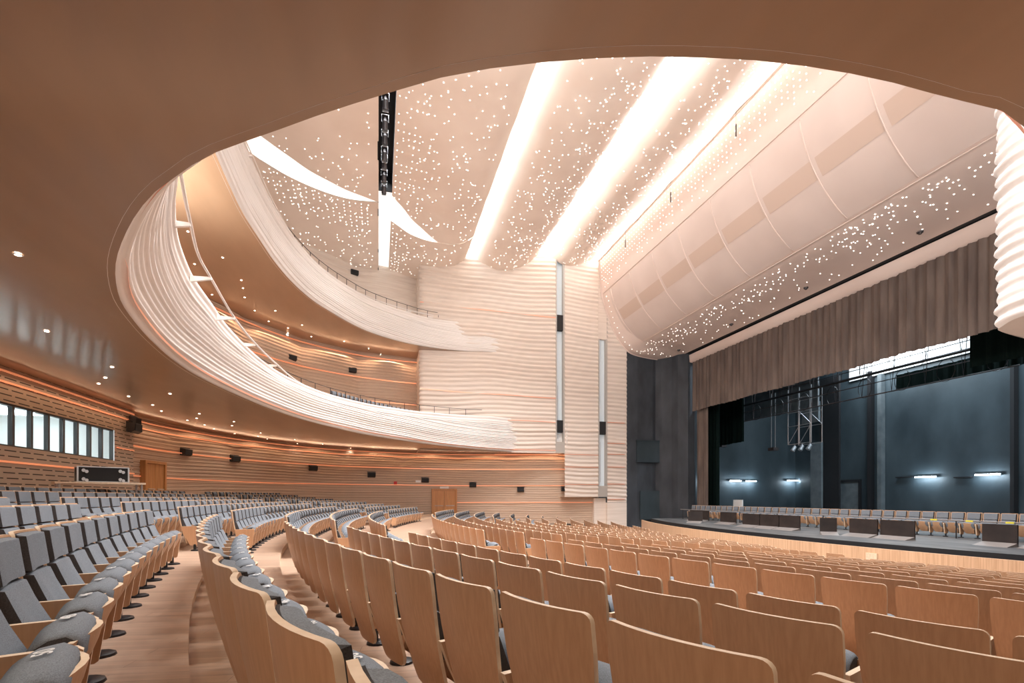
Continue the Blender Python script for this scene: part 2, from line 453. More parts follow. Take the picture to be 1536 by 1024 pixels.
for k, top in ((-2, 50), (-1, 48)):
    L = sorted([c for c in ind if c['k'] == k and c.get('num')], key=lambda c: c['s'])
    # the largest seat whose cushion lies inside the frame carries the highest number
    inside = [c for c in L if (lambda p: p and 0 < p[0] < 1536 and p[1] < (990 if k == -2 else 985))(proj((c['x']+.35, c['y'], c['z']+.62)))]
    if not inside: continue
    ref = inside[-1]
    for c in L:
        n = top+2*round((c['s']-ref['s'])/PITCH)
        if n < 2: continue
        cush = [q for q in c['o'].children if q.name.startswith('seat_cushion')][0]
        t = link('seat_number', text_mesh(str(n), .08), cush)
        t.rotation_euler = (math.radians(-8), 0, PI); t.location = (0, .375, .5935)
# all other stalls seats, further away than the individual ones
big = MB()
def add_lo(c, keys):
    T = Matrix.Translation((c['x'], c['y'], c['z'])) @ Matrix.Rotation(c['rz'], 4, 'Z')
    for key in keys:
        m, ms = LO[key]; b = len(big.v)
        big.v += [tuple(T @ Vector(v)) for v in m.v]
        for f, mi in zip(m.f, m.mi):
            big.face([b+i for i in f], BM.index(ms[mi]))
BM = ['wood', 'edge', 'fabric', 'fabric_side', 'black']
for c in rest:
    add_lo(c, ('backrest', 'back_cushion', 'lumbar_cushion', 'seat_pan', 'seat_cushion', 'arm_panel', 'pedestal'))

# ------------------------------------------------------------------ floor
fl = MB()
R_ = sorted(rows, key=lambda q: q[1])
NS = 40
def arc(r, smax=21.2):
    x0, R = row_par(r)
    return [ROW(x0, R, -smax+2*smax*i/NS) for i in range(NS+1)]
lev = [(r-.10, Z(-dl-TOP)) for k, r, dl in R_]
lev[0] = (-9.5, lev[0][1])
for i, (r, z) in enumerate(lev):
    r2 = lev[i+1][0] if i+1 < len(lev) else 19.0
    A = arc(r); B = arc(r2)
    fl.grid([[(x, y, z) for x, y in A], [(x, y, z) for x, y in B]])
    if i+1 < len(lev): fl.grid([[(x, y, z) for x, y in B], [(x, y, lev[i+1][1]) for x, y in B]], 1)
fl.box(-12, 30, -6, 44, Z(-3.6), Z(-3.5))
struct(fl.build('floor', [M['floor'], M['edge']]))

# ------------------------------------------------------------------ ridged surfaces
def hsh(n): return math.modf(abs(math.sin(n*127.1+3.7)*43758.5453))[0]
def ridge(z, s, freq, seed=0, wob=1.0):
    ph = z*freq+wob*(.55*math.sin(s*.16+seed)+.35*math.sin(s*.41+seed*2.1+z*.35)+.12*math.sin(s*1.1+seed))
    n = math.floor(ph); f = ph-n
    a = .45+.75*hsh(n+seed*17)
    return a*(.5-.5*math.cos(2*PI*f))**.8*(1-.25*f)
def ridged_mb(path, zb, zt, amp, freq, seed=0, wob=1.0, step=.5, nz=None, side=1, lean=0, bulge=0, m=None, mi=0, bay=0):
    P = resample(path, step)
    nz = nz or max(6, int((zt-zb)*freq*7))
    m = m or MB(); grid = []; uvs = []; S = [0]
    for a, b in zip(P, P[1:]): S.append(S[-1]+math.dist(a, b))
    nor = []
    for i in range(len(P)):
        a = P[max(0, i-1)]; b = P[min(len(P)-1, i+1)]; d = math.dist(a, b)
        nor.append((side*(b[1]-a[1])/d, -side*(b[0]-a[0])/d))
    for j in range(nz+1):
        k = j/nz; z = zb+(zt-zb)*k; row = []; ur = []
        for i, p in enumerate(P):
            o = amp*ridge(z, S[i], freq, seed, wob)+bay*abs(math.sin(PI*S[i]/4.3))**.7+lean*k+bulge*math.sin(PI*k)
            row.append((p[0]+nor[i][0]*o, p[1]+nor[i][1]*o, z)); ur.append((S[i], z))
        grid.append(row); uvs.append(ur)
    m.grid(grid, mi, uvs=uvs)
    return m
def strip(path, z, h, off, side=1, m=None, depth=.03, step=.6, wob=0, seed=0):
    P = resample(path, step); m = m or MB(); rows_ = [[], [], [], []]; s = 0
    for i in range(len(P)):
        a = P[max(0, i-1)]; b = P[min(len(P)-1, i+1)]; d = math.dist(a, b)
        if i: s += math.dist(P[i-1], P[i])
        n = (side*(b[1]-a[1])/d, -side*(b[0]-a[0])/d)
        zz = z+wob*(math.sin(s*.35+seed)+.4*math.sin(s*.9+seed))
        for q, (o, dz) in enumerate(((off, -h/2), (off+depth, -h/2), (off+depth, h/2), (off, h/2))):
            rows_[q].append((P[i][0]+n[0]*o, P[i][1]+n[1]*o, zz+dz))
    m.grid(rows_+[rows_[0]])
    return m

# ---- stalls walls (path runs from the near left round to the far right; the hall lies on its right-hand side)
left_path = [(-10, -6), (-10, 24.3)]
recess = [(-10.6, 24.4), (-10.6, 25.6), (-10.35, 27.5), (-9.4, 30.4), (-7.9, 33.3), (-5.8, 36.0), (-2.6, 38.3), (1.4, 39.5), (6, 39.9), (10, 39.3), (13.6, 38.3), (17.6, 37.75)]
rear_path = spline(recess, 90)
WZ0, WZ1 = Z(-2.2), Z(3.75)
wb, wt = Z(1.42), Z(2.62)
wy0, wy1 = 12.6, 22.75
lw = MB()
def flat_uv(m, y0, y1, z0, z1, x=-10):
    m.grid([[(x, y0, z0), (x, y1, z0)], [(x, y0, z1), (x, y1, z1)]], uvs=[[(y0, z0), (y1, z0)], [(y0, z1), (y1, z1)]])
flat_uv(lw, -6, 24.3, WZ0, wb); flat_uv(lw, -6, 24.3, wt, WZ1+.1); flat_uv(lw, -6, wy0, wb, wt); flat_uv(lw, wy1, 24.3, wb, wt)
lw.grid([[(-10, 24.3, WZ0), (-10.7, 24.3, WZ0)], [(-10, 24.3, WZ1), (-10.7, 24.3, WZ1)]])
for (ya, yb_, za, zb_) in ((wy0, wy1, wb, wb), (wy0, wy1, wt, wt)):
    lw.grid([[(-10, ya, za), (-10, yb_, za)], [(-10.35, ya, za), (-10.35, yb_, za)]])
struct(lw.build('wall_left', [M['plank']]))
rw = ridged_mb(rear_path, WZ0, WZ1, .035, 5.5, 3, .5, .3, nz=170, side=1, bay=.16)
struct(rw.build('wall_rear', [M['plank2']], smooth=True))
# near side and front closing walls
nw = MB(); nw.grid([[(-12, -6, WZ0-2), (45, -6, WZ0-2)], [(-12, -6, Z(22)), (45, -6, Z(22))]])
struct(nw.build('wall_right', [M['ridge']]))
# copper lines on the stalls walls
n = 1
for z in (.92, 2.25, 3.12, 3.42):
    if z != 2.25:
        c = MB(); strip(left_path, Z(z+.06), .05, .012, 1, c, .03); struct(c.build('trim_%d' % n, M['copper'])); n += 1
    else:
        c = MB(); strip([(-10, 22.9), (-10, 24.28)], Z(z-.3), .04, .012, 1, c, .03); struct(c.build('trim_%d' % n, M['copper'])); n += 1
    c = MB(); strip(rear_path, Z(z), .05, .19, 1, c, .02, wob=.012, seed=z); struct(c.build('trim_%d' % n, M['copper'])); n += 1
c = MB(); strip([p for p in rear_path if p[0] > 5.5 and p[1] > 30], Z(-.45), .05, .19, 1, c, .03); struct(c.build('trim_%d' % n, M['copper'])); n += 1

# ------------------------------------------------------------------ control room behind the left wall
cr = MB()
cr.box(-15, -10.36, wy0-3, wy1+1, wb-1, wb-.9); cr.box(-15, -10.36, wy0-3, wy1+1, wt+.5, wt+.6)
cr.box(-15.1, -15, wy0-3, wy1+1, wb-1, wt+.6); cr.box(-15, -10.36, wy1+.9, wy1+1, wb-1, wt+.6); cr.box(-15, -10.36, wy0-3, wy0-2.9, wb-1, wt+.6)
struct(cr.build('wall_control_room', [M['white']]))
nwin = 13; pw = (wy1-wy0)/nwin
for i in range(nwin):
    y0 = wy0+i*pw; y1 = y0+pw
    wroot = struct(empty('window_%d' % (i+1), (-10.1, y0, wb)))
    f = MB(); fw = .045; y1r = y1-y0; h = wt-wb
    f.box(-.06, .06, 0, fw, 0, h); f.box(-.06, .06, y1r-fw, y1r, 0, h); f.box(-.06, .06, fw, y1r-fw, 0, fw); f.box(-.06, .06, fw, y1r-fw, h-fw, h)
    f.build('window_frame', M['frame'], wroot)
    f = MB(); f.box(-.006, .006, fw, y1r-fw, fw, h-fw); f.build('pane', M['glass'], wroot)
desk = empty('control_desk', (-12.2, 20.6, wb-.9))
q = MB(); q.box(-.4, .4, -1.6, 1.6, .95, 1.05); q.build('desk_top', M['white'], desk)
for yy in (-1.5, 1.4):
    q = MB(); q.box(-.35, .35, yy, yy+.1, 0, .95); q.build('desk_leg', M['white'], desk)
tag(desk, 'white counter seen through the control room windows', 'desk')
for i, (yy, zz, hh, ww_) in enumerate(((18.4, .3, .9, 1.3), (21.2, .2, 1.0, 1.9))):
    q = MB(); q.box(-14.99, -14.85, yy-ww_/2, yy+ww_/2, wb+zz-.15, wb+zz+hh-.15); o = q.build('wall_monitor', M['frame'])
    tag(o, ['dark board on the control room back wall, left one', 'wider dark board on the control room back wall, right one'][i], 'board')
for i, yy in enumerate((14.5, 17, 19.5, 22)):
    q = MB(); q.box(-13.4, -12.2, yy-.1, yy+.1, wt+.44, wt+.49); o = q.build('tube_light', M['lamp'])
    tag(o, 'bright tube light on the control room ceiling, %s from the right' % ORD[4-i], 'light', 'control room tube lights')
def area(name, loc, rot, sx, sy, power, col=(1, 1, 1), spread=180):
    l = D.lights.new(name, 'AREA'); l.shape = 'RECTANGLE'; l.size = sx; l.size_y = sy; l.energy = power; l.color = col; l.spread = math.radians(spread)
    o = D.objects.new(name, l); COL.objects.link(o); o.location = loc; o.rotation_euler = rot
    return o
area('control_room_light', (-12.8, 18, wt+.42), (0, 0, 0), 1.2, 9, 260, (.9, .97, 1))

# ------------------------------------------------------------------ balconies
CEN = (9.0, 18.2)
def curve_from(trace, zr):
    return [U(px, py, zr)[:2] for px, py in trace]
lip1 = curve_from([(1536, 190), (1420, 147), (1300, 115), (1150, 92), (1000, 85), (900, 87), (800, 95), (680, 112), (565, 145), (480, 172), (400, 201), (340, 222), (300, 240), (262, 266), (230, 290), (200, 328), (180, 370), (173, 400), (175, 430), (183, 455), (200, 480), (226, 510), (260, 540), (300, 566), (350, 590), (400, 611), (450, 628), (500, 641), (550, 652), (600, 660), (650, 667), (720, 674), (780, 678), (838, 680)], 3.5)
lip1 = [(14, 7.6), (11.5, 5.6), (8.6, 4.2)]+lip1+[(14.6, 37.05)]
def curve3(tr): return [U(px, py, z) for px, py, z in tr]
top1 = curve3([(262, 262, 5.3), (258, 300, 5.3), (262, 350, 5.35), (275, 390, 5.4), (290, 420, 5.45), (315, 455, 5.45), (340, 490, 5.4), (385, 535, 5.2), (430, 565, 5.1), (490, 590, 5.15), (550, 605, 5.25), (590, 611.5, 5.4), (630, 617, 5.55), (690, 622, 5.9), (735, 624, 6.1)])
lip2 = [U(px, py, z) for px, py, z in [(325, 235, 10.6), (345, 280, 10.6), (365, 321, 10.6), (390, 360, 10.6), (413, 394, 10.6), (440, 425, 10.6), (470, 451, 10.6), (500, 470, 10.6), (530, 487, 10.6), (560, 500, 10.62), (600, 512, 10.7), (640, 520, 10.83), (690, 526, 10.98), (735, 528, 11.08)]]
lip2 = lip2+[(10.4, 37.35, Z(11.08)), (12.0, 37.9, Z(11.1))]
top2 = curve3([(365, 210, 13.1), (380, 247, 13.0), (400, 290, 12.95), (420, 325, 12.9), (440, 355, 12.85), (470, 390, 12.75), (500, 415, 12.7), (530, 434, 12.7), (560, 450, 12.72), (605, 466, 12.8), (650, 478, 13.0), (700, 484, 13.3)])
def ang(p): return math.atan2(p[1]-CEN[1], p[0]-CEN[0]) % (2*PI)
def polar(pts):
    L = sorted([(ang(p), math.dist(p[:2], CEN))+tuple(p[2:3]) for p in pts])
    return L
def zrad(L, a):
    if a <= L[0][0]: return L[0][2]
    if a >= L[-1][0]: return L[-1][2]
    for p, q in zip(L, L[1:]):
        if p[0] <= a <= q[0]: return p[2]+(q[2]-p[2])*(a-p[0])/max(1e-9, q[0]-p[0])
def rad(L, a, ext=0):
    if a <= L[0][0]: return L[0][1]+ext
    if a >= L[-1][0]: return L[-1][1]
    for p, q in zip(L, L[1:]):
        if p[0] <= a <= q[0]: return p[1]+(q[1]-p[1])*(a-p[0])/max(1e-9, q[0]-p[0])
def pt(a, r): return (CEN[0]+r*math.cos(a), CEN[1]+r*math.sin(a))
L1 = polar(spline(lip1, 200)); T1 = polar(spline(top1, 120)); L2 = polar(spline(lip2, 120)); T2 = polar(spline(top2, 120))
def plan_arc(L, a0, a1, n): return [(a, rad(L, a)) for a in [a0+(a1-a0)*i/n for i in range(n+1)]]
A_far = ang((14.6, 37.05)); A_near = ang((14, 7.6))
if A_near < A_far: A_near += 2*PI
def fascia(Lb, Lt, zb, zt, a0, a1, n, nz, amp, freq, seed, tdiff_near):
    rowsg = []; S = 0; prev = None; ss = []
    A = [a0+(a1-a0)*i/n for i in range(n+1)]
    for a in A:
        p = pt(a, rad(Lb, a))
        if prev: S += math.dist(p, prev)
        prev = p; ss.append(S)
    for j in range(nz+1):
        k = j/nz; row = []
        for i, a in enumerate(A):
            rb = rad(Lb, a); aT = Lt[-1][0]; aT0 = Lt[0][0]
            if a > aT:
                dt = Lt[-1][1]-rad(Lb, aT); f = min(1, (a-aT)/.8); rt = rb+dt*(1-f)+tdiff_near*f
            elif a < aT0:
                dt = Lt[0][1]-rad(Lb, aT0); f = min(1, (aT0-a)/.3); rt = rb+dt*(1-f)
            else: rt = rad(Lt, a)
            zt_a = zrad(Lt, a); zb_a = zrad(Lb, a) if len(Lb[0]) > 2 else zb; z = zb_a+(zt_a-zb_a)*k
            body = rb+(rt-rb)*k
            # soft roll under the lip, flat cap above
            roll = 0
            if k < .06: roll = .10*(1-math.sqrt(1-(1-k/.06)**2))
            rr = body-(amp*ridge(z, ss[i], freq, seed, .8) if .07 < k < .80 else 0)-.10*math.sin(PI*min(1, k*1.1))+roll
            if k >= .80: rr -= amp*.8-.012*math.sin((k-.8)*70)
            row.append((*pt(a, rr), z))
        rowsg.append(row)
    # cap: parapet top going outward
    last = rowsg[-1]
    cap = []
    for (x, y, z), a in zip(last, A):
        f = max(0, 1-(a-A[0])/.35); w_ = .35+2.6*f; cap.append((x+w_*math.cos(a), y+w_*math.sin(a), z+.01+.5*f))
    capd = [(x, y, z-.9) for x, y, z in cap]
    return rowsg+[cap, capd], A, ss
# outer outline of the soffits: the walls
outer = [(22, 38.5), (17.6, 38.2)]+[(x, y) for x, y in reversed(rear_path)]+[(-10.5, 24.3), (-10.1, 22), (-10.1, 10), (-10.1, -6), (0, -6), (15, -6), (24, -6)]
OP = polar(resample(outer, .5))
Oa = OP
def soffit_mb(Lb, zlip, zout, a0, a1, n, holes=None):
    m = MB(); rowsg = []
    A = [a0+(a1-a0)*i/n for i in range(n+1)]
    for j in range(11):
        k = j/10; row = []
        for a in A:
            rb = rad(Lb, a)+.0; ro = rad(OP, a)+.15
            k2 = k**1.3
            zl_ = zrad(Lb, a) if len(Lb[0]) > 2 else zlip
            z = zl_+(zout-zl_)*k2
            row.append((*pt(a, rb+(max(ro, rb+.05)-rb)*k2), z))
        rowsg.append(row)
    m.grid(rowsg); return m
# stalls level balcony
b1 = empty('balcony', (-4, 18, Z(3.5)))
def child(o, parent):
    o.parent = parent; o.matrix_parent_inverse = Matrix.Translation(parent.location).inverted(); return o
g, A, ss = fascia(L1, T1, Z(3.5), Z(5.3), A_far, A_near, 170, 90, .085, 8.5, 1, .4)
m = MB(); m.grid(g); child(m.build('fascia', M['fascia'], smooth=True), b1)
child(soffit_mb(L1, Z(3.5), Z(3.62), A_far, A_near+.03, 150).build('soffit', M['soffit'], smooth=True), b1)
# copper inlay near the lip
def ring_strip(L, Lt, zb, zt, k, h, a0, a1, off, mat_, parent, name):
    m = MB(); r1, r2 = [], []
    for i in range(141):
        a = a0+(a1-a0)*i/140; rb = rad(L, a); rt = rad(Lt, a) if Lt[0][0] < a < Lt[-1][0] else rb
        r = rb+(rt-rb)*k-off-.10*math.sin(PI*k*1.1)
        z = zb+(zt-zb)*k
        r1.append((*pt(a, r), z)); r2.append((*pt(a, r), z+h))
    m.grid([r1, r2]); child(m.build(name, mat_), parent)
ring_strip(L1, T1, Z(3.5), Z(5.3), .075, .055, A_far+.03, A_near, .075, M['cope'], b1, 'copper_inlay')
# lighting pipe with brackets along a balcony front
def pipe(L, z, a0, a1, off, parent, nbr, dz=0):
    zz_ = lambda a: zrad(L, a)+.04
    pts = [(*pt(a0+(a1-a0)*i/90, rad(L, a0+(a1-a0)*i/90)-off*min(1, i/25)), zz_(a0+(a1-a0)*i/90)+dz) for i in range(91)]
    m = MB(); m.tube(pts, .03, 8); child(m.build('lighting_pipe', M['fascia'], smooth=True), parent)
    for i in range(nbr):
        a = a0+(a1-a0)*(i+.6)/nbr; R0 = rad(L, a); fac = min(1, (i+.6)/nbr*90/25)
        z = zz_(a); m = MB(); p0 = pt(a, R0+.1); p1 = pt(a, R0-off*fac-.04)
        d = Vector((p1[0]-p0[0], p1[1]-p0[1], 0)); nn = Vector((-d.y, d.x, 0)).normalized()*.035
        for s_ in (0,):
            P = [Vector((*p0, z-.02)), Vector((*p1, z-.02))]
            b = len(m.v)
            m.v += [tuple(P[0]-nn+Vector((0, 0, -.12))), tuple(P[0]+nn+Vector((0, 0, -.12))), tuple(P[1]+nn+Vector((0, 0, -.06))), tuple(P[1]-nn+Vector((0, 0, -.06))),
                    tuple(P[0]-nn), tuple(P[0]+nn), tuple(P[1]+nn), tuple(P[1]-nn)]
            for f in ((0, 3, 2, 1), (4, 5, 6, 7), (0, 1, 5, 4), (1, 2, 6, 5), (2, 3, 7, 6), (3, 0, 4, 7)): m.face([b+i_ for i_ in f])
        child(m.build('pipe_bracket', M['fascia']), parent)
def pipe_run(trace, z, brk, parent):
    m = MB(); m.tube(spline([U(px, py, z) for px, py in trace], 80), .03, 8); child(m.build('lighting_pipe', M['fascia'], smooth=True), parent)
    for (x0, y0, x1, y1) in brk:
        p0 = Vector(U(x0-3, y0, z-.02)); p1 = Vector(U(x1, y1, z-.02)); d = p1-p0; d.z = 0; nn = Vector((-d.y, d.x, 0)).normalized()*.03; m = MB()
        m.v = [tuple(v) for v in (p0-nn-Vector((0, 0, .14)), p0+nn-Vector((0, 0, .14)), p1+nn-Vector((0, 0, .06)), p1-nn-Vector((0, 0, .06)), p0-nn, p0+nn, p1+nn, p1-nn)]
        for f in ((0, 3, 2, 1), (4, 5, 6, 7), (0, 1, 5, 4), (1, 2, 6, 5), (2, 3, 7, 6), (3, 0, 4, 7)): m.face(f)
        child(m.build('pipe_bracket', M['fascia']), parent)
pipe_run([(262, 180), (271, 261), (285.5, 334), (297.5, 382), (317, 418), (352, 477), (383, 515), (415, 546), (443.6, 570), (478, 589), (517, 604), (560, 613), (610, 618)], 5.35,
         [(256, 330, 286, 335), (289, 414, 317, 416), (328, 473, 352, 476), (365, 514, 383, 516), (399, 546, 415, 547), (431, 571, 444, 571), (466, 589, 479, 590), (503, 603, 516, 605), (556, 611, 566, 613), (600, 616, 609, 618)], b1)
tag(b1, 'lower curved balcony with ridged white front and brown soffit sweeping overhead', 'balcony')
# balcony floor (hidden deck)
m = MB(); rr = []
for k in (0, .5, 1):
    rr.append([(*pt(a, rad(L1, a)+.3+(max(.1, rad(OP, a)-rad(L1, a)-.3))*k), Z(4.3+.9*k)) for a in A])
m.grid(rr); child(m.build('deck', M['floor'], smooth=True), b1)
# upper balcony
b2 = empty('balcony', (-4, 18, Z(10.6)))
A2_far = ang((11.4, 37.6)); A2_near = A_near-.25
g, A2, ss = fascia(L2, T2, Z(10.6), Z(12.4), A2_far, L2[-1][0]+.9, 130, 80, .075, 8.5, 5, .2)
m = MB(); m.grid(g); child(m.build('fascia', M['fascia'], smooth=True), b2)
child(soffit_mb(L2, Z(10.6), Z(10.9), A2_far, L2[-1][0]+.9, 120).build('soffit', M['soffit'], smooth=True), b2)
m = MB(); rr = []
for k in (0, .5, 1):
    rr.append([(*pt(a, rad(L2, a)+.3+(max(.1, rad(OP, a)-rad(L2, a)-.3))*k), Z(11.3+1.2*k)) for a in A2])
m.grid(rr); child(m.build('deck', M['floor'], smooth=True), b2)
pipe_run([(352, 170), (366, 205), (378, 232), (409, 301), (441, 356), (477, 398), (522, 430), (560, 448), (605, 463), (650, 473)], 12.95,
         [(361, 231, 378, 232.5), (396, 301, 409, 302), (430, 355, 441, 356), (466, 398, 477, 398.5), (511, 430, 522, 430.5), (560, 450, 568, 452), (610, 466, 617, 467), (645, 474, 650, 475)], b2)
tag(b2, 'upper curved balcony with white ridged front below the starry ceiling', 'balcony')
# walls of the balcony levels
up_path = [(x, y) for x, y in rear_path if x < 4.2 and not (x > 3 and y < 30)]
up_path = [(-10.6, 8)]+up_path
u1 = ridged_mb(up_path, Z(4.6), Z(10.95), .05, 4.5, 8, .6, .3, nz=150, bay=.35)
struct(u1.build('wall_rear_balcony', [M['plank2']], smooth=True))
u2 = ridged_mb(up_path, Z(11.0), Z(17.6), .09, 2.4, 9, .8, .3, nz=130, bay=.35)
struct(u2.build('wall_rear_upper_balcony', [M['ridge']], smooth=True))
for z in (7.2, 8.9, 10.55):
    c = MB(); strip(up_path, Z(z), .07, .36, 1, c, .03, wob=.02, seed=z); struct(c.build('trim_%d' % n, M['copper'])); n += 1
# railings and seats glimpsed over the parapets
def railing(T, z0, a0, a1, hgt, npost, label, w_in=.9):
    r = empty('railing', (*pt((a0+a1)/2, rad(T, (a0+a1)/2)+w_in), z0))
    pts = [(*pt(a0+(a1-a0)*i/40, rad(T, a0+(a1-a0)*i/40)+w_in), zrad(T, a0+(a1-a0)*i/40)+hgt+.3) for i in range(41)]
    m = MB(); m.tube(pts, .018, 6); child(m.build('handrail', M['rail']), r)
    for i in range(npost):
        a = a0+(a1-a0)*i/(npost-1); x, y = pt(a, rad(T, a)+w_in)
        z0 = zrad(T, a); m = MB(); m.tube([(x, y, z0-.9), (x, y, z0+hgt+.3)], .02, 6); child(m.build('post', M['rail']), r)
    tag(r, label, 'railing')
railing(T1, Z(5.35), T1[0][0]+.02, T1[-1][0]-.1, .28, 26, 'thin dark rail behind the lower balcony front', .75)
railing(T2, Z(12.45), T2[0][0]+.02, T2[-1][0]-.1, .38, 26, 'thin dark rail behind the upper balcony front', .45)
for a_i in range(30):      # seats of the lower balcony that peep over its front
    a = T1[0][0]+.12+a_i*.022
    x, y = pt(a, rad(T1, a)+1.6)
    add_lo(dict(x=x, y=y, z=Z(5.5)-TOP+.42, rz=math.atan2(CEN[1]-y, CEN[0]-x)-PI/2), ('backrest', 'back_cushion', 'lumbar_cushion'))
o = big.build('theatre_seat', [M[q] for q in BM], fix=True); sharp(o, 40)
tag(o, 'all the smaller distant tip-up seats, stalls and balcony together', 'seat', 'tip-up seats filling the stalls', 'stuff')

# ------------------------------------------------------------------ far side wall of the hall
YB = 37.0
xa = VY(630, 500, YB)[0]; xb = VY(833, 500, YB)[0]; xc = VY(847, 500, YB)[0]; xd = VY(897, 500, YB)[0]; xe = VY(911, 500, YB)[0]; xf = VY(932, 500, YB)[0]
m = ridged_mb([(xa, YB+2.9), (xa, YB), (xb, YB)], Z(3.46), Z(19.6), .12, 2.9, 2, .9, .35, nz=420, side=1)
# fillet of the corner
struct(m.build('wall_far_box', [M['ridge']], smooth=True))
m = ridged_mb([(xc, YB+.02), (xd, YB+.02)], Z(.0), Z(19.9), .10, 2.9, 6, .9, .3, nz=420, side=1)
m.grid([[(xc, YB, Z(0)), (xd, YB, Z(0))], [(xc, YB+1.2, Z(-.0)), (xd, YB+1.2, Z(-.0))]])
struct(m.build('wall_far_panel', [M['ridge']], smooth=True))
m = ridged_mb([(xe, YB+.05), (xf+.5, YB+.05)], Z(-.45), Z(19), .09, 2.9, 11, .9, .3, nz=360, side=1)
struct(m.build('wall_far_end', [M['ridge']], smooth=True))
m = MB(); m.box(xe, xf+.5, YB+.02, YB+.3, Z(-3), Z(-.47)); m.box(xd-.2, xe, YB+.3, YB+.6, Z(-3), Z(-.1)); struct(m.build('baseboard_far', [M['ridge']]))
# tall light shafts
def shaft(x0, x1, zb, zt, label, blocks):
    r = empty('light_shaft', (x0, YB, zb))
    m = MB(); w = x1-x0; fr = .12
    m.box(0, fr, -.02, .5, 0, zt-zb); m.box(w-fr, w, -.02, .5, 0, zt-zb); m.box(fr, w-fr, -.02, .5, 0, .9)
    m.build('frame', M['grey_alu'] if 'grey_alu' in M else M['ridge'], r)
    m = MB(); m.box(fr, w-fr, .35, .45, .9, zt-zb); m.build('lining', M['shaftlight'], r)
    for (a, b_) in blocks:
        m = MB(); m.box(fr, w-fr, .02, .34, a-zb, b_-zb); m.build('equipment_box', M['gap'], r)
    m = MB(); m.tube([(w*.35, .2, 1.2), (w*.35, .2, (zt-zb)*.35)], .02, 6); m.build('conduit', M['alu'], r)
    tag(r, label, 'light shaft')
M['shaftlight'] = mat('pale_blue_lit_lining', (.62, .68, .72), .5, 0, (.85, .95, 1), .12, sample=False)
M['grey_alu'] = mat('silver_trim', (.50, .46, .42), .45, .2)
zz = lambda py, X: VY(X, py, YB)[2]
shaft(xb, xc, Z(3.5), Z(19), 'tall narrow lit slot between the big ridged wall and next panel', [(zz(495, 840), zz(472, 840)), (zz(648, 840), zz(630, 840))])
shaft(xd, xe, Z(0), Z(12.9), 'tall narrow lit slot nearest the dark stage tower', [(zz(651, 904), zz(632, 904))])
m = MB(); m.box(xd, xe, YB+.05, YB+.5, Z(12.9), Z(19.5)); struct(m.build('wall_far_fill', [M['ridge']]))
for z, x0_, x1_ in ((7.9, xa, xb), (5.9, xa, xb), (14.3, xa, xb)):
    c = MB(); strip([(x0_, YB-.07), (x1_, YB-.07)], Z(z), .06, .0, 1, c, .03, wob=.06, seed=z); struct(c.build('trim_%d' % n, M['cope'])); n += 1
c = MB(); strip([(xa+.3, YB-.08), (xb, YB-.08)], Z(3.68), .05, 0, 1, c, .03); struct(c.build('trim_%d' % n, M['cope'])); n += 1
for z in (-.2, 1.05, 2.45, 3.5, 4.4, 6.1):
    c = MB(); strip([(xe, YB-.02), (xf+.3, YB-.02)], Z(z), .06, .0, 1, c, .03); struct(c.build('trim_%d' % n, M['cope'])); n += 1
for z in (1.0, 2.4, 3.4):
    c = MB(); strip([(xc, YB-.06), (xd, YB-.06)], Z(z), .05, .0, 1, c, .03); struct(c.build('trim_%d' % n, M['cope'])); n += 1
# copper wash under the box
c = MB(); strip([(9, 38.6), (xb+.3, YB+.25)], Z(3.40), .06, 0, 1, c, .05); struct(c.build('trim_%d' % n, M['copper'])); n += 1

# near side ridged wall tip (right edge of the view)
tip = spline([(13.6, -3), (12.75, 3.5), (12.42, 6.4), (12.75, 7.35), (13.6, 7.7), (18, 8.2)], 60)
m = ridged_mb(tip, Z(3.62), Z(19), .09, 4.2, 4, 2.2, .2, nz=300, side=-1)
m.grid([[(x, y, Z(3.62)) for x, y in tip], [(16.5+.2*(x-12.5), min(y, 6)-.6 if y > 3 else y, Z(3.5)) for x, y in tip]])
struct(m.build('wall_near_tip', [M['fascia']], smooth=True))

# ------------------------------------------------------------------ doors
def door(nm, px0, px1, zt, zb_, path, leafcol, off=.06):
    def hit(px):
        r = ray(px); best = None
        for a, b in zip(path, path[1:]):
            ca = a[0]*r[1]-a[1]*r[0]; cb = b[0]*r[1]-b[1]*r[0]
            if ca*cb <= 0 and (a[0]*r[0]+a[1]*r[1]) > 0:
                t = ca/(ca-cb) if ca != cb else 0; best = (a[0]+(b[0]-a[0])*t, a[1]+(b[1]-a[1])*t); break
        return best
    p0, p1 = hit(px0), hit(px1)
    d = Vector((p1[0]-p0[0], p1[1]-p0[1], 0)); w = d.length; rz = math.atan2(d.y, d.x)
    r = struct(empty(nm, (p0[0], p0[1], zb_), rz)); h = zt-zb_
    m = MB(); t = .12
    m.box(-t, 0, -off-.12, .3, 0, h+t); m.box(w, w+t, -off-.12, .3, 0, h+t); m.box(0, w, -off-.12, .3, h, h+t)
    m.build('door_frame', M['doorw'], r)
    for i in range(2):
        m = MB(); m.box(i*w/2+.01, (i+1)*w/2-.01, -off-.05, -off, .01, h-.01); lf = m.build('door_leaf', M['doorw'], r)
        m = MB(); m.tube([(i*w/2+.1, -off-.11, h*.46), ((i+1)*w/2-.1, -off-.11, h*.46)], .025, 6); m.build('push_bar', M['alu'], lf)
    return r
def hitp(px, path):
    r = ray(px); out = None
    for a, b in zip(path, path[1:]):
        ca = a[0]*r[1]-a[1]*r[0]; cb = b[0]*r[1]-b[1]*r[0]
        if ca*cb <= 0 and (a[0]*r[0]+a[1]*r[1]) > 0:
            t = ca/(ca-cb) if ca != cb else 0; return (a[0]+(b[0]-a[0])*t, a[1]+(b[1]-a[1])*t), (b[0]-a[0], b[1]-a[1])
door('door_1', 649, 682, Z(.52), Z(-1.75), rear_path, None, .3)
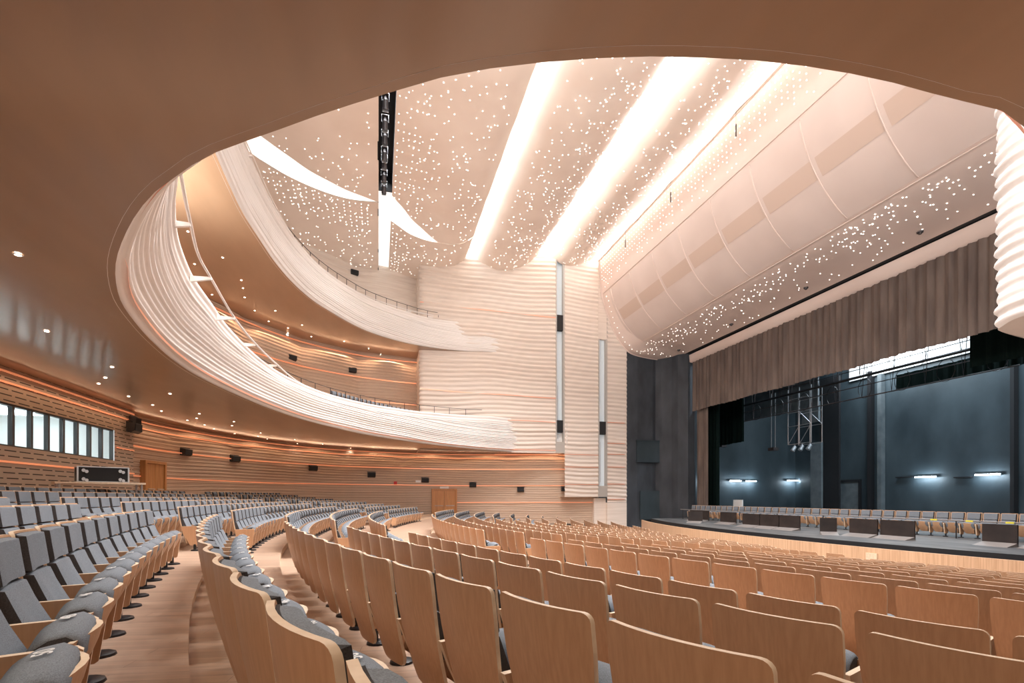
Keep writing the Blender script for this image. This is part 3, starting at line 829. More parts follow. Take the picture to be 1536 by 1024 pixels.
door('door_2', 206, 234, Z(1.55), Z(-.65), rear_path, None, .3)

# ------------------------------------------------------------------ speakers on the walls
def make_speaker():
    r = empty('wall_speaker', (0, 0, 0))
    m = MB(); prof = [(-.02, -.17), (.12, -.2), (.24, -.12), (.26, .14), (-.02, .2)]
    m.prism([(a, b) for a, b in prof], lambda u, v, w: (-.28+.56*w, -u-.12, v)); m.build('cabinet', M['black'], r)
    m = MB(); m.box(-.25, .25, -.385, -.375, -.13, .12); m.build('grille', M['gap'], r)
    m = MB(); m.box(-.05, .05, -.12, .1, .0, .08); m.box(-.32, .32, -.2, -.16, .2, .23); m.build('bracket', M['black'], r)
    return r
sp0 = make_speaker(); used = [0]
def speaker(px, py, path, label, sc=1, off=0):
    (p, d) = hitp(px, path); t = Vector((d[0], d[1])).normalized(); nrm = Vector((t.y, -t.x))
    dist = (SN*p[0]+CS*p[1]); z = (HY-py)/F*dist+CAMZ
    if used[0] == 0: r = sp0; used[0] = 1
    else:
        r = sp0.copy(); COL.objects.link(r)
        for ch in sp0.children: c = ch.copy(); COL.objects.link(c); c.parent = r
    r.location = (p[0]+nrm.x*off, p[1]+nrm.y*off, z); r.rotation_euler = (0, 0, math.atan2(t.y, t.x)); r.scale = (sc, sc, sc)
    tag(r, label, 'speaker', 'black wall loudspeakers')
spk = [(273, 678, 'beside the rear door'), (348, 688, 'second right of the rear door'), (467, 702, 'third right of the rear door'), (556, 712, 'fourth right of the rear door'), (637, 720, 'just left of the double doors'), (709, 727, 'just right of the double doors'), (781, 734, 'second right of the double doors'), (846, 733, 'under the lit shaft by the stage')]
for px, py, t in spk: speaker(px, py, rear_path, 'black loudspeaker on stalls wall, '+t, 1.0)
speaker(435, 537, up_path, 'black loudspeaker on lower balcony wall, left one', 1); speaker(527, 556, up_path, 'black loudspeaker on lower balcony wall, right one', 1)
speaker(530, 410, up_path, 'black loudspeaker on upper balcony wall under the ceiling', 1)
speaker(190, 641, [(-10, 10), (-10, 24.9)], 'black loudspeaker beside control room windows, lower of two', 1.15)
speaker(194, 631, [(-10, 10), (-10, 24.9)], 'black tilted loudspeaker beside control room windows, upper of two', .9)
# small fixtures
o = MB(); (p, d) = hitp(593, rear_path); q = proj((p[0], p[1], 1)); z = (HY-724)/F*q[2]+CAMZ
o.box(p[0]-.12, p[0]+.12, p[1]-.2, p[1]-.08, z-.12, z+.1); tag(o.build('alarm_sounder', M['red']), 'small red alarm on the stalls wall left of double doors', 'alarm')
o = MB(); (p, d) = hitp(627, rear_path); q = proj((p[0], p[1], 1)); z = (HY-722)/F*q[2]+CAMZ
o.box(p[0]-.2, p[0]+.2, p[1]-.2, p[1]-.1, z-.08, z+.1); tag(o.build('wall_box', M['white']), 'small white box on the wall beside a loudspeaker', 'box')
o = MB(); (p, d) = hitp(666, rear_path); q = proj((p[0], p[1], 1)); z = (HY-731.5)/F*q[2]+CAMZ
o.box(p[0]-.35, p[0]+.35, p[1]-.25, p[1]-.15, z-.06, z+.1); tag(o.build('exit_sign', M['white']), 'small pale sign over the double doors', 'sign')

# ------------------------------------------------------------------ road case on a table
tb = empty('folding_table', (-8.4, 18.6, Z(-.60)))
TH = 1.06
m = MB(); m.box(-.45, .45, -1.25, .95, TH-.06, TH); m.build('table_top', M['edge'], tb)
for sx in (-.38, .38):
    for sy in (-1.15, .85):
        m = MB(); m.tube([(sx, sy, 0), (sx, sy, TH-.06)], .03, 8); m.build('leg', M['alu'], tb)
tb.rotation_euler = (0, 0, -1.0)
tag(tb, 'pale table on metal legs behind the rear rows, carrying a flight case', 'table')
fc = empty('flight_case', (-8.4, 18.6, Z(-.60)+TH)); fc.rotation_euler = (0, 0, -1.0); fc.scale = (.8, .8, .9)
L_, Hc = .78, .52
m = MB(); m.box(-.32, .32, -L_-.12, L_-.12, .0, Hc); m.build('case_body', M['gap'], fc)
m = MB(); e = .025
for yy in (-L_-.12, L_-.12):
    for x in (-.32, .32): m.box(x-e, x+e, yy-e, yy+e, 0, Hc)
for z in (0.0, Hc-.01):
    for x in (-.32, .32): m.box(x-e, x+e, -L_-.12, L_-.12, z, z+.03)
    for yy in (-L_-.12, L_-.12): m.box(-.32, .32, yy-e, yy+e, z, z+.03)
m.build('edge_trim', M['alu'], fc)
for yy in (-L_+.1, L_-.34):
    for z in (.1, .4):
        m = MB(); m.tube([(.34, yy-.05, z), (.38, yy-.05, z)], .06, 8); m.tube([(.36, yy+.03, z-.04), (.46, yy+.03, z-.04)], .055, 10); m.build('caster', M['alu'], fc)
for z in (.14, .38):
    m = MB(); m.box(-.08, .1, L_-.12, L_-.10, z-.05, z+.06); m.build('handle', M['alu'], fc)
tag(fc, 'black flight case lying on its side showing four castors, on the table', 'case')

# ------------------------------------------------------------------ downlights in the soffits
def make_down():
    r = empty('downlight', (0, 0, 0))
    m = MB(); N_ = 14; a = []; b = []
    a = [(math.cos(2*PI*i/N_)*.06, math.sin(2*PI*i/N_)*.06, -.004) for i in range(N_)]
    b = [(math.cos(2*PI*i/N_)*.04, math.sin(2*PI*i/N_)*.04, -.012) for i in range(N_)]
    m.grid([a, b], close=True); m.build('bezel', M['white'], r)
    m = MB(); m.v = [(math.cos(2*PI*i/N_)*.04, math.sin(2*PI*i/N_)*.04, -.011) for i in range(N_)]; m.face(range(N_)); m.build('lens', M['down'], r)
    return r
dl0 = make_down(); du = [0]
def soffit_z(L, zl, zo, x, y):
    a = ang((x, y)); rb = rad(L, a); ro = rad(OP, a)+.15; r = math.dist((x, y), CEN)
    k = max(0, min(1, (r-rb)/max(.1, ro-rb)))
    return zl+(zo-zl)*k
def down(px, py, L, zl, zo, power, label, grp):
    x, y, z = U(px, py, zl-CAMZ); z = soffit_z(L, zl, zo, x, y)
    x, y, _ = U(px, py, z-CAMZ); z = soffit_z(L, zl, zo, x, y)
    if du[0] == 0: r = dl0; du[0] = 1
    else:
        r = dl0.copy(); COL.objects.link(r)
        for ch in dl0.children: c = ch.copy(); COL.objects.link(c); c.parent = r
    r.location = (x, y, z-.005)
    tag(r, label, 'downlight', grp)
    if power:
        l = D.lights.new('downlight_or_fill', 'SPOT'); l.energy = power; l.color = (1, .86, .70); l.spot_size = math.radians(125); l.spot_blend = .8; l.shadow_soft_size = .06
        o = D.objects.new('downlight_or_fill', l); COL.objects.link(o); o.location = (x, y, z-.05)
dn1 = [(27, 381), (70, 496), (168, 550), (158, 566), (148, 575), (193, 594), (255, 590), (229, 607), (242, 616), (299, 620), (281, 630), (295, 627), (351, 632), (307, 637), (321, 643), (348, 638), (352, 650), (391, 649), (387, 654), (401, 658), (413, 663), (442, 659), (446, 665), (484, 666), (487, 670), (526, 672), (535, 675), (547, 674), (580, 676), (601, 679), (661, 681)]
for i, (px, py) in enumerate(dn1):
    lab = 'round downlight in the lower balcony soffit, %s from the left' % ORD[i+1] if i < 25 else 'round downlight in the lower balcony soffit, one of its distant right end'
    down(px, py, L1, Z(3.5), Z(3.62), 50 if px < 400 else 16, lab, 'downlights in the lower soffit')
dn2 = [(282, 347), (292, 396), (334, 386), (318, 442), (362, 420), (364.5, 432), (367, 446), (382, 466), (379, 483), (377, 493), (413, 466), (403, 482), (432, 492), (432, 500), (431.5, 513), (453, 487.5), (467, 505), (481, 520), (516, 512), (520, 527), (553, 523), (571, 532), (617, 544)]
for i, (px, py) in enumerate(dn2):
    down(px, py, L2, Z(10.6), Z(10.9), 60 if py < 480 else 22, 'round downlight in the upper balcony soffit, %s from the left' % ORD[i+1], 'downlights in the upper soffit')

# ------------------------------------------------------------------ starry ceiling
def relief(x, y, a=.05): return a*(math.sin(y*2.3+x*.55+.8*math.sin(y*.4))*.5+.35*math.sin(y*1.05-x*.8)+.3*math.sin(y*4.1+x))
YE = 39.6
def ceil_surface(xz, y0, y1, ny=70, a=.05):
    P = spline(xz, 24); m = MB(); rowsg = []
    for j in range(ny+1):
        y = y0+(y1-y0)*j/ny
        rowsg.append([(x, y, Z(z)+relief(x, y, a)) for x, z in P])
    m.grid(rowsg); return m
def zat(xz, x):
    P = spline(xz, 60)
    for a, b in zip(P, P[1:]):
        if a[0] <= x <= b[0]: return a[1]+(b[1]-a[1])*(x-a[0])/max(1e-6, b[0]-a[0])
    return P[-1][1]
P3 = [(6.55, 19.1), (6.95, 18.35), (7.6, 17.85), (8.4, 17.55), (9.3, 17.5), (10.2, 17.75), (11, 18.15), (11.8, 18.75), (12.5, 19.5)]
P4 = [(12.6, 19.6), (13.4, 19.05), (14.2, 18.6), (15.2, 18.6), (16.2, 18.95), (17.35, 19.3)]
P2 = [(.75, 17.45), (2, 17.3), (3.4, 17.2), (4.8, 17.25), (5.6, 17.45), (6.3, 17.95)]
stars = []
def panel(nm, mb, label, m_=None):
    o = mb.build(nm, m_ or M['ceil'], smooth=True); return tag(o, label, 'ceiling panel')
Y0 = 1.5
panel('ceiling_panel', ceil_surface(P3, Y0, 37.1), 'bulging starry ceiling panel, third from the left')
panel('ceiling_panel', ceil_surface(P4, Y0, 37.1), 'bulging starry ceiling panel next to the stage canopy')
# panels with the lens-shaped cove: main sheet and apron
lensU2 = [(584, 293), (603, 312), (617, 328), (631, 340), (645, 352), (657, 361.5)]
lensD2 = [(584, 334), (597, 341), (610, 349), (622, 354), (640, 359), (657, 362)]
def x_to_y(curve, zr):
    pts = [U(px, py, zr)[:2] for px, py in curve]; return spline(pts, 30)
u2c = x_to_y(lensU2, 17.3); d2c = x_to_y(lensD2, 17.3)
def yint(c, x, dflt):
    c = sorted(c)
    if x <= c[0][0]: return c[0][1]
    if x >= c[-1][0]: return c[-1][1]
    for a, b in zip(c, c[1:]):
        if a[0] <= x <= b[0]: return a[1]+(b[1]-a[1])*(x-a[0])/max(1e-6, b[0]-a[0])
def split_panel(xz, uc, dc, y0, y1f, dip):
    P = spline(xz, 30); m = MB(); rowsg = []; ny = 60
    for j in range(ny+1):
        row = []
        for x, z in P:
            ye = yint(uc, x, 30); y = y0+(ye-y0)*j/ny; row.append((x, y, Z(z)+relief(x, y)*(1 if j < ny else .5)))
        rowsg.append(row)
    m.grid(rowsg)
    # turned-up lip, cove back, then apron
    rowsA = []; nyA = 26
    for j in range(nyA+1):
        row = []
        for x, z in P:
            ys = yint(dc, x, 31); y1 = y1f(x); k = j/nyA; y = ys+(y1-ys)*k
            row.append((x, y, Z(z)+relief(x, y, .04)+dip*math.sin(k*PI)*.3))
        rowsA.append(row)
    m.grid(rowsA)
    return m, P
def cove_mb(P, uc, dc, up=.55):
    m = MB(); A_ = []; B_ = []; C_ = []; D_ = []
    for x, z in P:
        ya = yint(uc, x, 0); yb_ = yint(dc, x, 0)
        if yb_-ya < .02: yb_ = ya+.02
        h = min(up, (yb_-ya)*.6)
        A_.append((x, ya, Z(z)+.03)); B_.append((x, ya+.03, Z(z)+h)); C_.append((x, yb_-.01, Z(z)+h*.8)); D_.append((x, yb_, Z(z)+.03))
    m.grid([A_, B_, C_, D_]); return m
m, P = split_panel(P2, u2c, d2c, Y0, lambda x: 37.05 if x > 3.0 else 39.7, 0)
panel('ceiling_panel', m, 'starry ceiling panel right of the black lighting slot')
M['covew'] = mat('lit_cove_lining', (.9, .88, .85), .6, 0, (1, .95, .88), 1.1, sample=False)
tag(cove_mb(P, u2c, d2c).build('light_cove', M['covew'], smooth=True), 'crescent light cove right of the black slot', 'light cove')
P1 = [(-11, 17.6), (-8, 17.5), (-5, 17.4), (-3, 17.3), (-1.5, 17.2), (0, 17.2)]
u1c = x_to_y([(350, 175), (380, 200), (420, 228), (470, 260), (510, 279), (540, 290), (563, 299)], 17.3)
d1c = x_to_y([(350, 215), (380, 237), (405, 252), (430, 266), (465, 281), (500, 292), (535, 298), (563, 300)], 17.3)
m, P = split_panel(P1, u1c, d1c, Y0, lambda x: 39.7 if x > -6 else 39.7, 0)
panel('ceiling_panel', m, 'starry ceiling panel left of the black lighting slot')
tag(cove_mb(P, u1c, d1c).build('light_cove', M['covew'], smooth=True), 'long crescent light cove left of the black slot', 'light cove')
# black slot with theatre lights
ys_end = u2c[0][1]
m = MB(); m.box(.0, .75, Y0, ys_end, Z(18.6), Z(18.7)); m.box(.75, .8, Y0, ys_end, Z(17.5), Z(18.65)); m.box(-.05, 0, Y0, 39.7, Z(17.22), Z(18.65)); m.box(0, .75, ys_end, ys_end+.05, Z(17.5), Z(18.65))
tag(m.build('lighting_slot', M['gap']), 'long black slot in the ceiling holding stage lights', 'ceiling slot')
m = MB(); m.grid([[(0, ys_end+.05, Z(17.75)), (.75, ys_end+.05, Z(17.75))], [(0, 39.7, Z(17.75)), (.75, 39.7, Z(17.75))]])
tag(m.build('ceiling_panel', M['covew']), 'narrow bright ceiling strip at the end of the black slot', 'ceiling panel')
def make_spot():
    r = empty('stage_light', (0, 0, 0))
    m = MB(); m.tube([(0, 0, .05), (0, .02, -.1), (0, .16, -.32), (0, .2, -.38)], [.05, .12, .13, .15], 10); m.build('lamp_body', M['rail'], r)
    m = MB(); m.tube([(-.16, .05, -.12), (-.16, 0, .2), (.16, 0, .2), (.16, .05, -.12)], .015, 6); m.build('yoke', M['alu'], r)
    m = MB(); m.box(-.13, .13, .2, .22, -.5, -.3); m.build('barn_door', M['alu'], r)
    return r
st0 = make_spot(); first = True
for i, py in enumerate((150, 182, 204, 229, 241, 263, 280)):
    x, y, z = U(573, py, 17.6)
    if first: r = st0; first = False
    else:
        r = st0.copy(); COL.objects.link(r)
        for ch in st0.children: c = ch.copy(); COL.objects.link(c); c.parent = r
    r.location = (.3, y, Z(17.75))
    tag(r, 'theatre light hanging in the black ceiling slot, %s from its far end' % ORD[7-i], 'stage light', 'lights in the ceiling slot')
# stars: dense rows on the left edge of each panel thinning to a random scatter
def sparkle(xz, y0, y1, n_grid, n_rand, gx, yf=None, rowp=.42, seed=0, colp=.26):
    rnd = random.Random(seed); P = []
    y = y0
    x0 = xz[0][0]; x1 = xz[-1][0]
    while y < y1:
        for c_ in range(n_grid):
            if rnd.random() < .95*(1-c_/n_grid)**1.1: P.append((x0+gx+c_*colp, y))
        y += rowp
    for i in range(n_rand):
        u = rnd.random(); P.append((x0+gx+u**.9*(x1-x0-gx-.4), y0+(y1-y0)*rnd.random()))
    for x, y in P:
        if yf and not yf(x, y): continue
        stars.append((x, y, Z(zat(xz, x))+relief(x, y)-.012, (0, 0, -1)))
sparkle(P2, 8, 39.4, 8, 420, .15, lambda x, y: not (yint(u2c, x, 0)-.1 < y < yint(d2c, x, 0)+.15) and (y < 37 or x < 3), seed=1, rowp=.5)
sparkle(P3, 8, 37, 0, 620, 1.2, seed=2)
sparkle(P4, 8, 37, 0, 560, 1.0, seed=3)
sparkle([(-7, 17.45)]+P1[2:], 12, 39.4, 0, 420, .2, lambda x, y: not (yint(u1c, x, 0)-.1 < y < yint(d1c, x, 0)+.15), seed=4)
# apron rows left
for i in range(16):
    for j in range(9):
        x = -5.6+i*.33; y = yint(d1c, x, 0)+.3+j*.36
        if y < 38 and random.random() < .85-.07*j: stars.append((x, y, Z(zat(P1, x))+relief(x, y)-.012, (0, 0, -1)))

# ------------------------------------------------------------------ canopy over the proscenium
CPo = [(17.42, 19.25), (17.50, 17.8), (17.62, 16.5), (18.15, 14.9), (18.9, 13.25), (20.1, 12.0), (21.8, 11.65), (24.15, 11.55)]
CPn = [(17.42, 19.25), (17.50, 17.8), (17.62, 16.5), (18.35, 14.9), (19.35, 13.35), (20.4, 12.4), (21.9, 12.02), (24.15, 11.68)]
C_o = spline(CPo, 49); C_s = spline(CPn, 49)
def C_at(y):
    f = max(0, min(1, (y-35.0)/1.7)); f = f*f*(3-2*f); return [lerp(a, b, f) for a, b in zip(C_s, C_o)]
CY0, CY1 = .5, 37.0
m = MB(); rowsg = []
for j in range(101):
    y = CY0+(CY1-CY0)*j/100
    rowsg.append([(x, y, Z(z)) for x, z in C_at(y)])
m.grid(rowsg)
m.grid([[(24.40, CY0, Z(11.66)), (24.40, CY1, Z(11.53))], [(24.45, CY0, Z(10.95)), (24.45, CY1, Z(10.95))], [(24.95, CY0, Z(10.9)), (24.95, CY1, Z(10.9))]])
can = empty('stage_canopy', (20, 20, Z(11.5)))
child(m.build('canopy_shell', M['canopy'], smooth=True), can)
m = MB(); m.box(24.16, 24.42, CY0, CY1-.6, Z(11.66), Z(12.25)); child(m.build('shadow_gap', M['gap']), can)
# trim lines
m = MB(); m.tube([(17.60, CY0, Z(16.5)), (17.60, CY1-.3, Z(16.5))], .03, 6); m.tube([(17.40, CY0, Z(19.3)), (17.40, CY1+.05, Z(19.3))], .045, 6)
m.tube([(x-.02, CY1, Z(z)) for x, z in C_o], .05, 6); m.tube([(20.36, CY0, Z(12.36)), (20.36, 35.2, Z(12.36))], .03, 6); child(m.build('edge_bead', M['cope2'] if 'cope2' in M else M['canopy']), can)
# gauze screen bowed out in front of the shell
sc = MB(); S0 = (17.66, 16.35); S1 = (20.3, 12.45); rowsg = []; NSC = 14
def scr(k, off=.0):
    a = Vector((S0[0], S0[1])); b = Vector((S1[0], S1[1])); p = a.lerp(b, k); nn = Vector((-(b-a).y, (b-a).x)).normalized()
    if nn.x > 0: nn = -nn
    o = .50*math.sin(PI*k)**.8+.03+off
    return (p.x+nn.x*o, p.y+nn.y*o)
for j in range(61):
    y = CY0+(CY1-1.3-CY0)*j/60
    rowsg.append([(scr(k/NSC)[0], y, Z(scr(k/NSC)[1])) for k in range(NSC+1)])
sc.grid(rowsg)
sc.grid([[(scr(k/NSC)[0], CY1-1.3, Z(scr(k/NSC)[1])) for k in range(NSC+1)], [(scr(k/NSC)[0]+.3, CY1-1.1, Z(scr(k/NSC)[1])+.2) for k in range(NSC+1)]])
child(sc.build('gauze_screen', M['screen'], smooth=True), can)
for j in range(12):
    y = 35.4-j*3.0
    m = MB(); m.tube([(scr(k/12, .01)[0], y, Z(scr(k/12, .01)[1])) for k in range(13)], .028, 6); child(m.build('screen_rib', M['canopy'], smooth=True), can)
for j in range(11):
    y = 35.3-j*3.0
    m = MB(); m.grid([[(scr(k, .012)[0], yy, Z(scr(k, .012)[1])) for k in (.36, .42, .48, .54)] for yy in (y-2.85, y-.12)]); child(m.build('screen_panel', M['screen2'], smooth=True), can)
tag(can, 'long blush canopy over the stage opening with bowed gauze screen', 'canopy')
# stars on the canopy
rnd = random.Random(11)
def cpt(k):
    u = k*49; i = min(48, int(u)); t = u-i; C_ = C_at(y); a, b = C_[i], C_[i+1]
    return (a[0]+(b[0]-a[0])*t, a[1]+(b[1]-a[1])*t), (b[0]-a[0], b[1]-a[1])
y = 8
while y < 36.8:
    for c_ in range(9):
        k = .02+c_*.028
        if rnd.random() < 1-max(0, (c_-3)/6)**.8:
            (x, z), d = cpt(k); nn = Vector((-d[1], 0, d[0])).normalized()
            if nn.x > 0: nn = -nn
            stars.append((x+nn.x*.012, y, Z(z)+nn.z*.012, tuple(nn)))
    y += .33
for i in range(400):
    k = .745+.225*rnd.random()*(1 if rnd.random() < .55 else .55); y = 7+29.3*rnd.random()
    (x, z), d = cpt(min(.985, k)); nn = Vector((d[1], 0, -d[0])).normalized()
    if nn.z > 0: nn = -nn
    stars.append((x+nn.x*.012, y, Z(z)+nn.z*.012, tuple(nn)))
for i in range(16):
    y = 36.4; k = .25+i*.035; (x, z), d = cpt(k); nn = Vector((d[1], 0, -d[0])).normalized()
    if nn.x > 0: nn = -nn
    stars.append((x+nn.x*.02, 36.2+.3*rnd.random(), Z(z)+nn.z*.02, tuple(nn)))
# hanging microphones / spotted fittings
for i, (px, py) in enumerate(((938, 366), (1006, 297), (1104, 197))):
    X = 16.9; p = VX(px, py, X)
    m = MB(); m.tube([(X, p[1], p[2]+.35), (X, p[1], p[2]-.25)], .03, 6); m.tube([(X, p[1], p[2]+.35), (X, p[1], p[2]+2.0)], .006, 5)
    tag(m.build('hanging_microphone', M['black']), 'thin black microphone hanging before the canopy, %s from the left' % ORD[i+1], 'microphone', 'hanging microphones')
for i, (px, py) in enumerate(((1018, 504), (1097, 461), (1209, 402), (1380, 312))):
    r = ray(px); X = 22.7; t = X/r[0]; y = r[1]*t
    m = MB(); m.tube([(X, y, Z(11.52)), (X, y, Z(11.46))], [.13, .12], 12); m.tube([(X, y, Z(11.46)), (X, y, Z(11.40))], [.07, .06], 10)
    tag(m.build('ceiling_fitting', M['rail']), 'small dark round fitting in the canopy underside, %s from the left' % ORD[i+1], 'fitting', 'canopy fittings')
# build the star lights: the largest in the picture singly, the others as one
def disc(m, p, nrm, r=.024, n=7):
    nn = Vector(nrm); a = nn.orthogonal().normalized(); b = nn.cross(a); q = len(m.v)
    for i in range(n): m.v.append(tuple(Vector(p)+a*r*math.cos(2*PI*i/n)+b*r*math.sin(2*PI*i/n)))
    q2 = len(m.v); m.v.append(tuple(Vector(p)+nn*.015))
    for i in range(n): m.face((q+i, q+(i+1) % n, q2))
vis = []
for s_ in stars:
    p = proj(s_[:3])
    if not p or not (0 <= p[0] <= 1536 and 60 <= p[1] <= 745): continue
    # hidden by the near edge of the lower balcony?
    t = (3.5)/((s_[2]-CAMZ)); x, y = s_[0]*t, s_[1]*t
    a = ang((x, y)); a = a if a > A_far-.5 else a+2*PI
    if math.dist((x, y), CEN) > rad(L1, a): continue
    vis.append((p[2], s_))
vis.sort(key=lambda q: q[0])
m0 = MB(); disc(m0, (0, 0, 0), (0, 0, -1)); sme = m0.mesh('star_light', [M['star']])
for i, (d, s_) in enumerate(vis[:300]):
    o = link('star_light', sme); o.location = s_[:3]; o.rotation_euler = Vector((0, 0, -1)).rotation_difference(Vector(s_[3])).to_euler()
    tag(o, 'tiny bright star light set flush in the ceiling or stage canopy', 'star light', 'star lights in the ceiling')
m = MB()
for d, s_ in vis[300:]: disc(m, s_[:3], s_[3], n=5)
tag(m.build('star_light', M['star']), 'the further tiny star lights scattered over ceiling and canopy', 'star light', 'star lights in the ceiling', 'stuff')

# roof slab above everything
m = MB(); m.box(-13, 24.5, -6, 42, Z(20.0), Z(20.2)); struct(m.build('ceiling', M['white']))
# cove strips hidden behind the panel edges: real lamps and the tubes that are seen
M['tube'] = M['cove']
for i, (x, z, nm) in enumerate(((6.5, 19.05, 'between the second and third panels'), (12.55, 19.5, 'between the third and fourth panels'))):
    m = MB(); m.box(x-.05, x+.05, Y0, 37.0, Z(z)-.03, Z(z)+.03); tag(m.build('cove_light', M['cove']), 'continuous white light line '+nm, 'cove light')
LP = 1
def sidelamp(x, z, th, p_, w_=.25, y=20, L_=34): area('cove_lamp', (x, y, Z(z)), (0, math.radians(th), 0), w_, L_, p_*LP, (.95, .98, 1))
sidelamp(6.42, 18.22, -105, 420)
sidelamp(12.62, 19.2, -100, 330); sidelamp(12.48, 19.2, 100, 330)
sidelamp(17.28, 19.0, 100, 480)
area('cove_lamp', (.37, 17, Z(18.0)), (0, 0, 0), .2, 24, 350*LP, (.95, .98, 1))
for (x, y, sx, sy, p_) in ((2.0, 32.2, 1.6, .6, 120), (-3.5, 27.0, 4.5, 1.2, 250)):
    area('cove_lamp', (x, y, Z(17.95)), (0, 0, 0), sx, sy, p_, (1, .95, .88))
for (x, y) in ((-6, -1), (-3, -1.5), (0, -1.6), (3, -1.6), (6, -1.4), (-7, 3), (-5, 6), (-4, 1.5), (-1.5, .6), (9, -1)):   # added spots without fittings around the viewpoint, brightening the near seats
    l = D.lights.new('downlight_or_fill', 'SPOT'); l.energy = 150; l.color = (1, .86, .70); l.spot_size = math.radians(140); l.spot_blend = .8; l.shadow_soft_size = .1
    o = D.objects.new('downlight_or_fill', l); COL.objects.link(o); o.location = (x, y, Z(3.4))
rnd = random.Random(5)
for i in range(7):                       # the light the star points throw down into the hall
    for j in range(5):
        x = 1.0+j*3.2; y = 3+i*4.0; 
        l = D.lights.new('star_glow', 'SPOT'); l.energy = 1250; l.spot_size = math.radians(112); l.spot_blend = .6; l.color = (.97, .98, 1); l.shadow_soft_size = .06
        o = D.objects.new('star_glow', l); COL.objects.link(o); o.location = (x, y, Z(16.6 if x < 6 else 17.0))
for (x, y, p_, rz_) in ((-7.2, 21, 26, 1.57), (-5.6, 28, 30, 1.2), (-2.6, 34.2, 34, .7), (1.5, 37.6, 26, .2)):   # unseen lamps added over the upper deck to lift the ceiling aprons
    area('ceiling_fill', (x, y, Z(12.75)), (PI, 0, rz_), 5, .6, p_, (1, .97, .93))
# added fill lamps, unseen above the soffit, to brighten ceiling and far walls
area('hall_fill', (7, -1.5, Z(9.5)), (math.radians(142), 0, 0), 26, 5, 6500, (.95, .98, 1))
area('hall_fill', (-8.5, 12, Z(9)), (math.radians(140), 0, math.radians(-90)), 16, 3, 2500, (.95, .98, 1))

# ------------------------------------------------------------------ dark tower, pit rail, stage
XT0 = VY(931, 600, 37)[0]; XT1 = 24.25
m = MB()
tp = [(XT0, 39.0), (XT0, 37.1), (XT0+1.5, 36.98), (XT0+3.0, 37.04), (22.6, 37.12), (22.9, 36.7), (23.5, 36.1), (23.75, 35.6), (24.3, 35.0), (25, 35)]
m.grid([[(x, y, Z(-3)) for x, y in tp], [(x, y, Z(11.9)) for x, y in tp]])
struct(m.build('wall_stage_tower', [M['tower']]))
a = VY(955, 692, 36.9); b = VY(999, 662, 36.9)
m = MB(); m.box(a[0], b[0], 36.82, 36.97, a[2], b[2]); m.box(a[0]-.06, b[0]+.06, 36.78, 36.95, b[2], b[2]+.05); m.box(a[0]-.06, b[0]+.06, 36.78, 36.95, a[2]-.05, a[2])
tag(m.build('speaker_grille', M['gap2'] if 'gap2' in M else M['stage']), 'dark rectangular grille panel halfway up the charcoal tower', 'grille')
a = VY(960, 779, 36.9); b = VY(998, 736, 36.9)
m = MB(); m.box(a[0], b[0], 36.82, 36.97, a[2], b[2]); tag(m.build('access_hatch', M['stage']), 'dark square hatch at the foot of the charcoal tower', 'hatch')
ZS = Z(-1.68)
def pit(s, off=0):
    R = 42; x, y = ROW(16.35+off, R, s)
    return (x, y)
spts = [17.5-34*i/50 for i in range(51)]
inner = [pit(s) for s in spts]; outer2 = [pit(s, .12) for s in spts]
zt = Z(-1.78)
m = MB()
m.grid([[(x, y, Z(-3.6)) for x, y in inner], [(x, y, zt) for x, y in inner], [(x, y, zt) for x, y in outer2], [(x, y, Z(-3.6)) for x, y in outer2]])
pr = m.build('pit_rail', M['pit']); tag(pr, 'long curved pale wood wall between front row and stage', 'low wall')
for px, py, lab in ((1119, 823, 'left'), (1292, 838, 'right')):
    r = ray(px); 
    for (p0, p1) in zip(inner, inner[1:]):
        ca = p0[0]*r[1]-p0[1]*r[0]; cb = p1[0]*r[1]-p1[1]*r[0]
        if ca*cb <= 0: break
    q = proj((p0[0], p0[1], 0)); z = CAMZ-(py-HY)/F*q[2]
    m = MB(); m.box(p0[0]-.04, p0[0]+.02, p0[1]-.2, p0[1]+.2, z-.2, z+.2); tag(m.build('socket_plate', M['brass'] if 'brass' in M else M['edge']), 'small square brass plate on the curved wood wall, %s one' % lab, 'plate')
# apron and stage floor
ap = [pit(s, .85) for s in spts]
m = MB()
m.grid([[(x, y, Z(-3.5)) for x, y in ap], [(x, y, ZS) for x, y in ap], [(26, y, ZS) for x, y in ap], [(44, -14+56*i/50, ZS) for i in range(51)]])
m.f = m.f[:100]+m.f[100:]; m.mi = [1]*50+[0]*100
struct(m.build('floor_stage', [M['stagefloor'], M['gap']]))
m = MB(); m.box(24, 46, -16, 48, Z(-3.7), Z(-1.72)); struct(m.build('floor_understage', [M['stagefloor']]))
# stage house
m = MB()
m.grid([[(42, -14, ZS), (42, 42, ZS)], [(42, -14, Z(24)), (42, 42, Z(24))]])
o = struct(m.build('wall_stage_back', [M['stage']]))
m = MB(); m.grid([[(24.4, 42, ZS), (42, 42, ZS)], [(24.4, 42, Z(24)), (42, 42, Z(24))]]); m.grid([[(24.9, 34.95, ZS), (24.9, 42, ZS)], [(24.9, 34.95, Z(24)), (24.9, 42, Z(24))]])
struct(m.build('wall_stage_left', [M['stage']]))
m = MB(); m.grid([[(24.4, -14, ZS), (42, -14, ZS)], [(24.4, -14, Z(24)), (42, -14, Z(24))]]); struct(m.build('wall_stage_right', [M['stage']]))
m = MB(); m.box(24.3, 42, -14, 42, Z(24), Z(24.2)); struct(m.build('ceiling_stage', [M['gap']]))
m = MB(); m.box(25.0, 25.2, -14, 42, Z(11.2), Z(24)); struct(m.build('wall_proscenium', [M['gap']]))
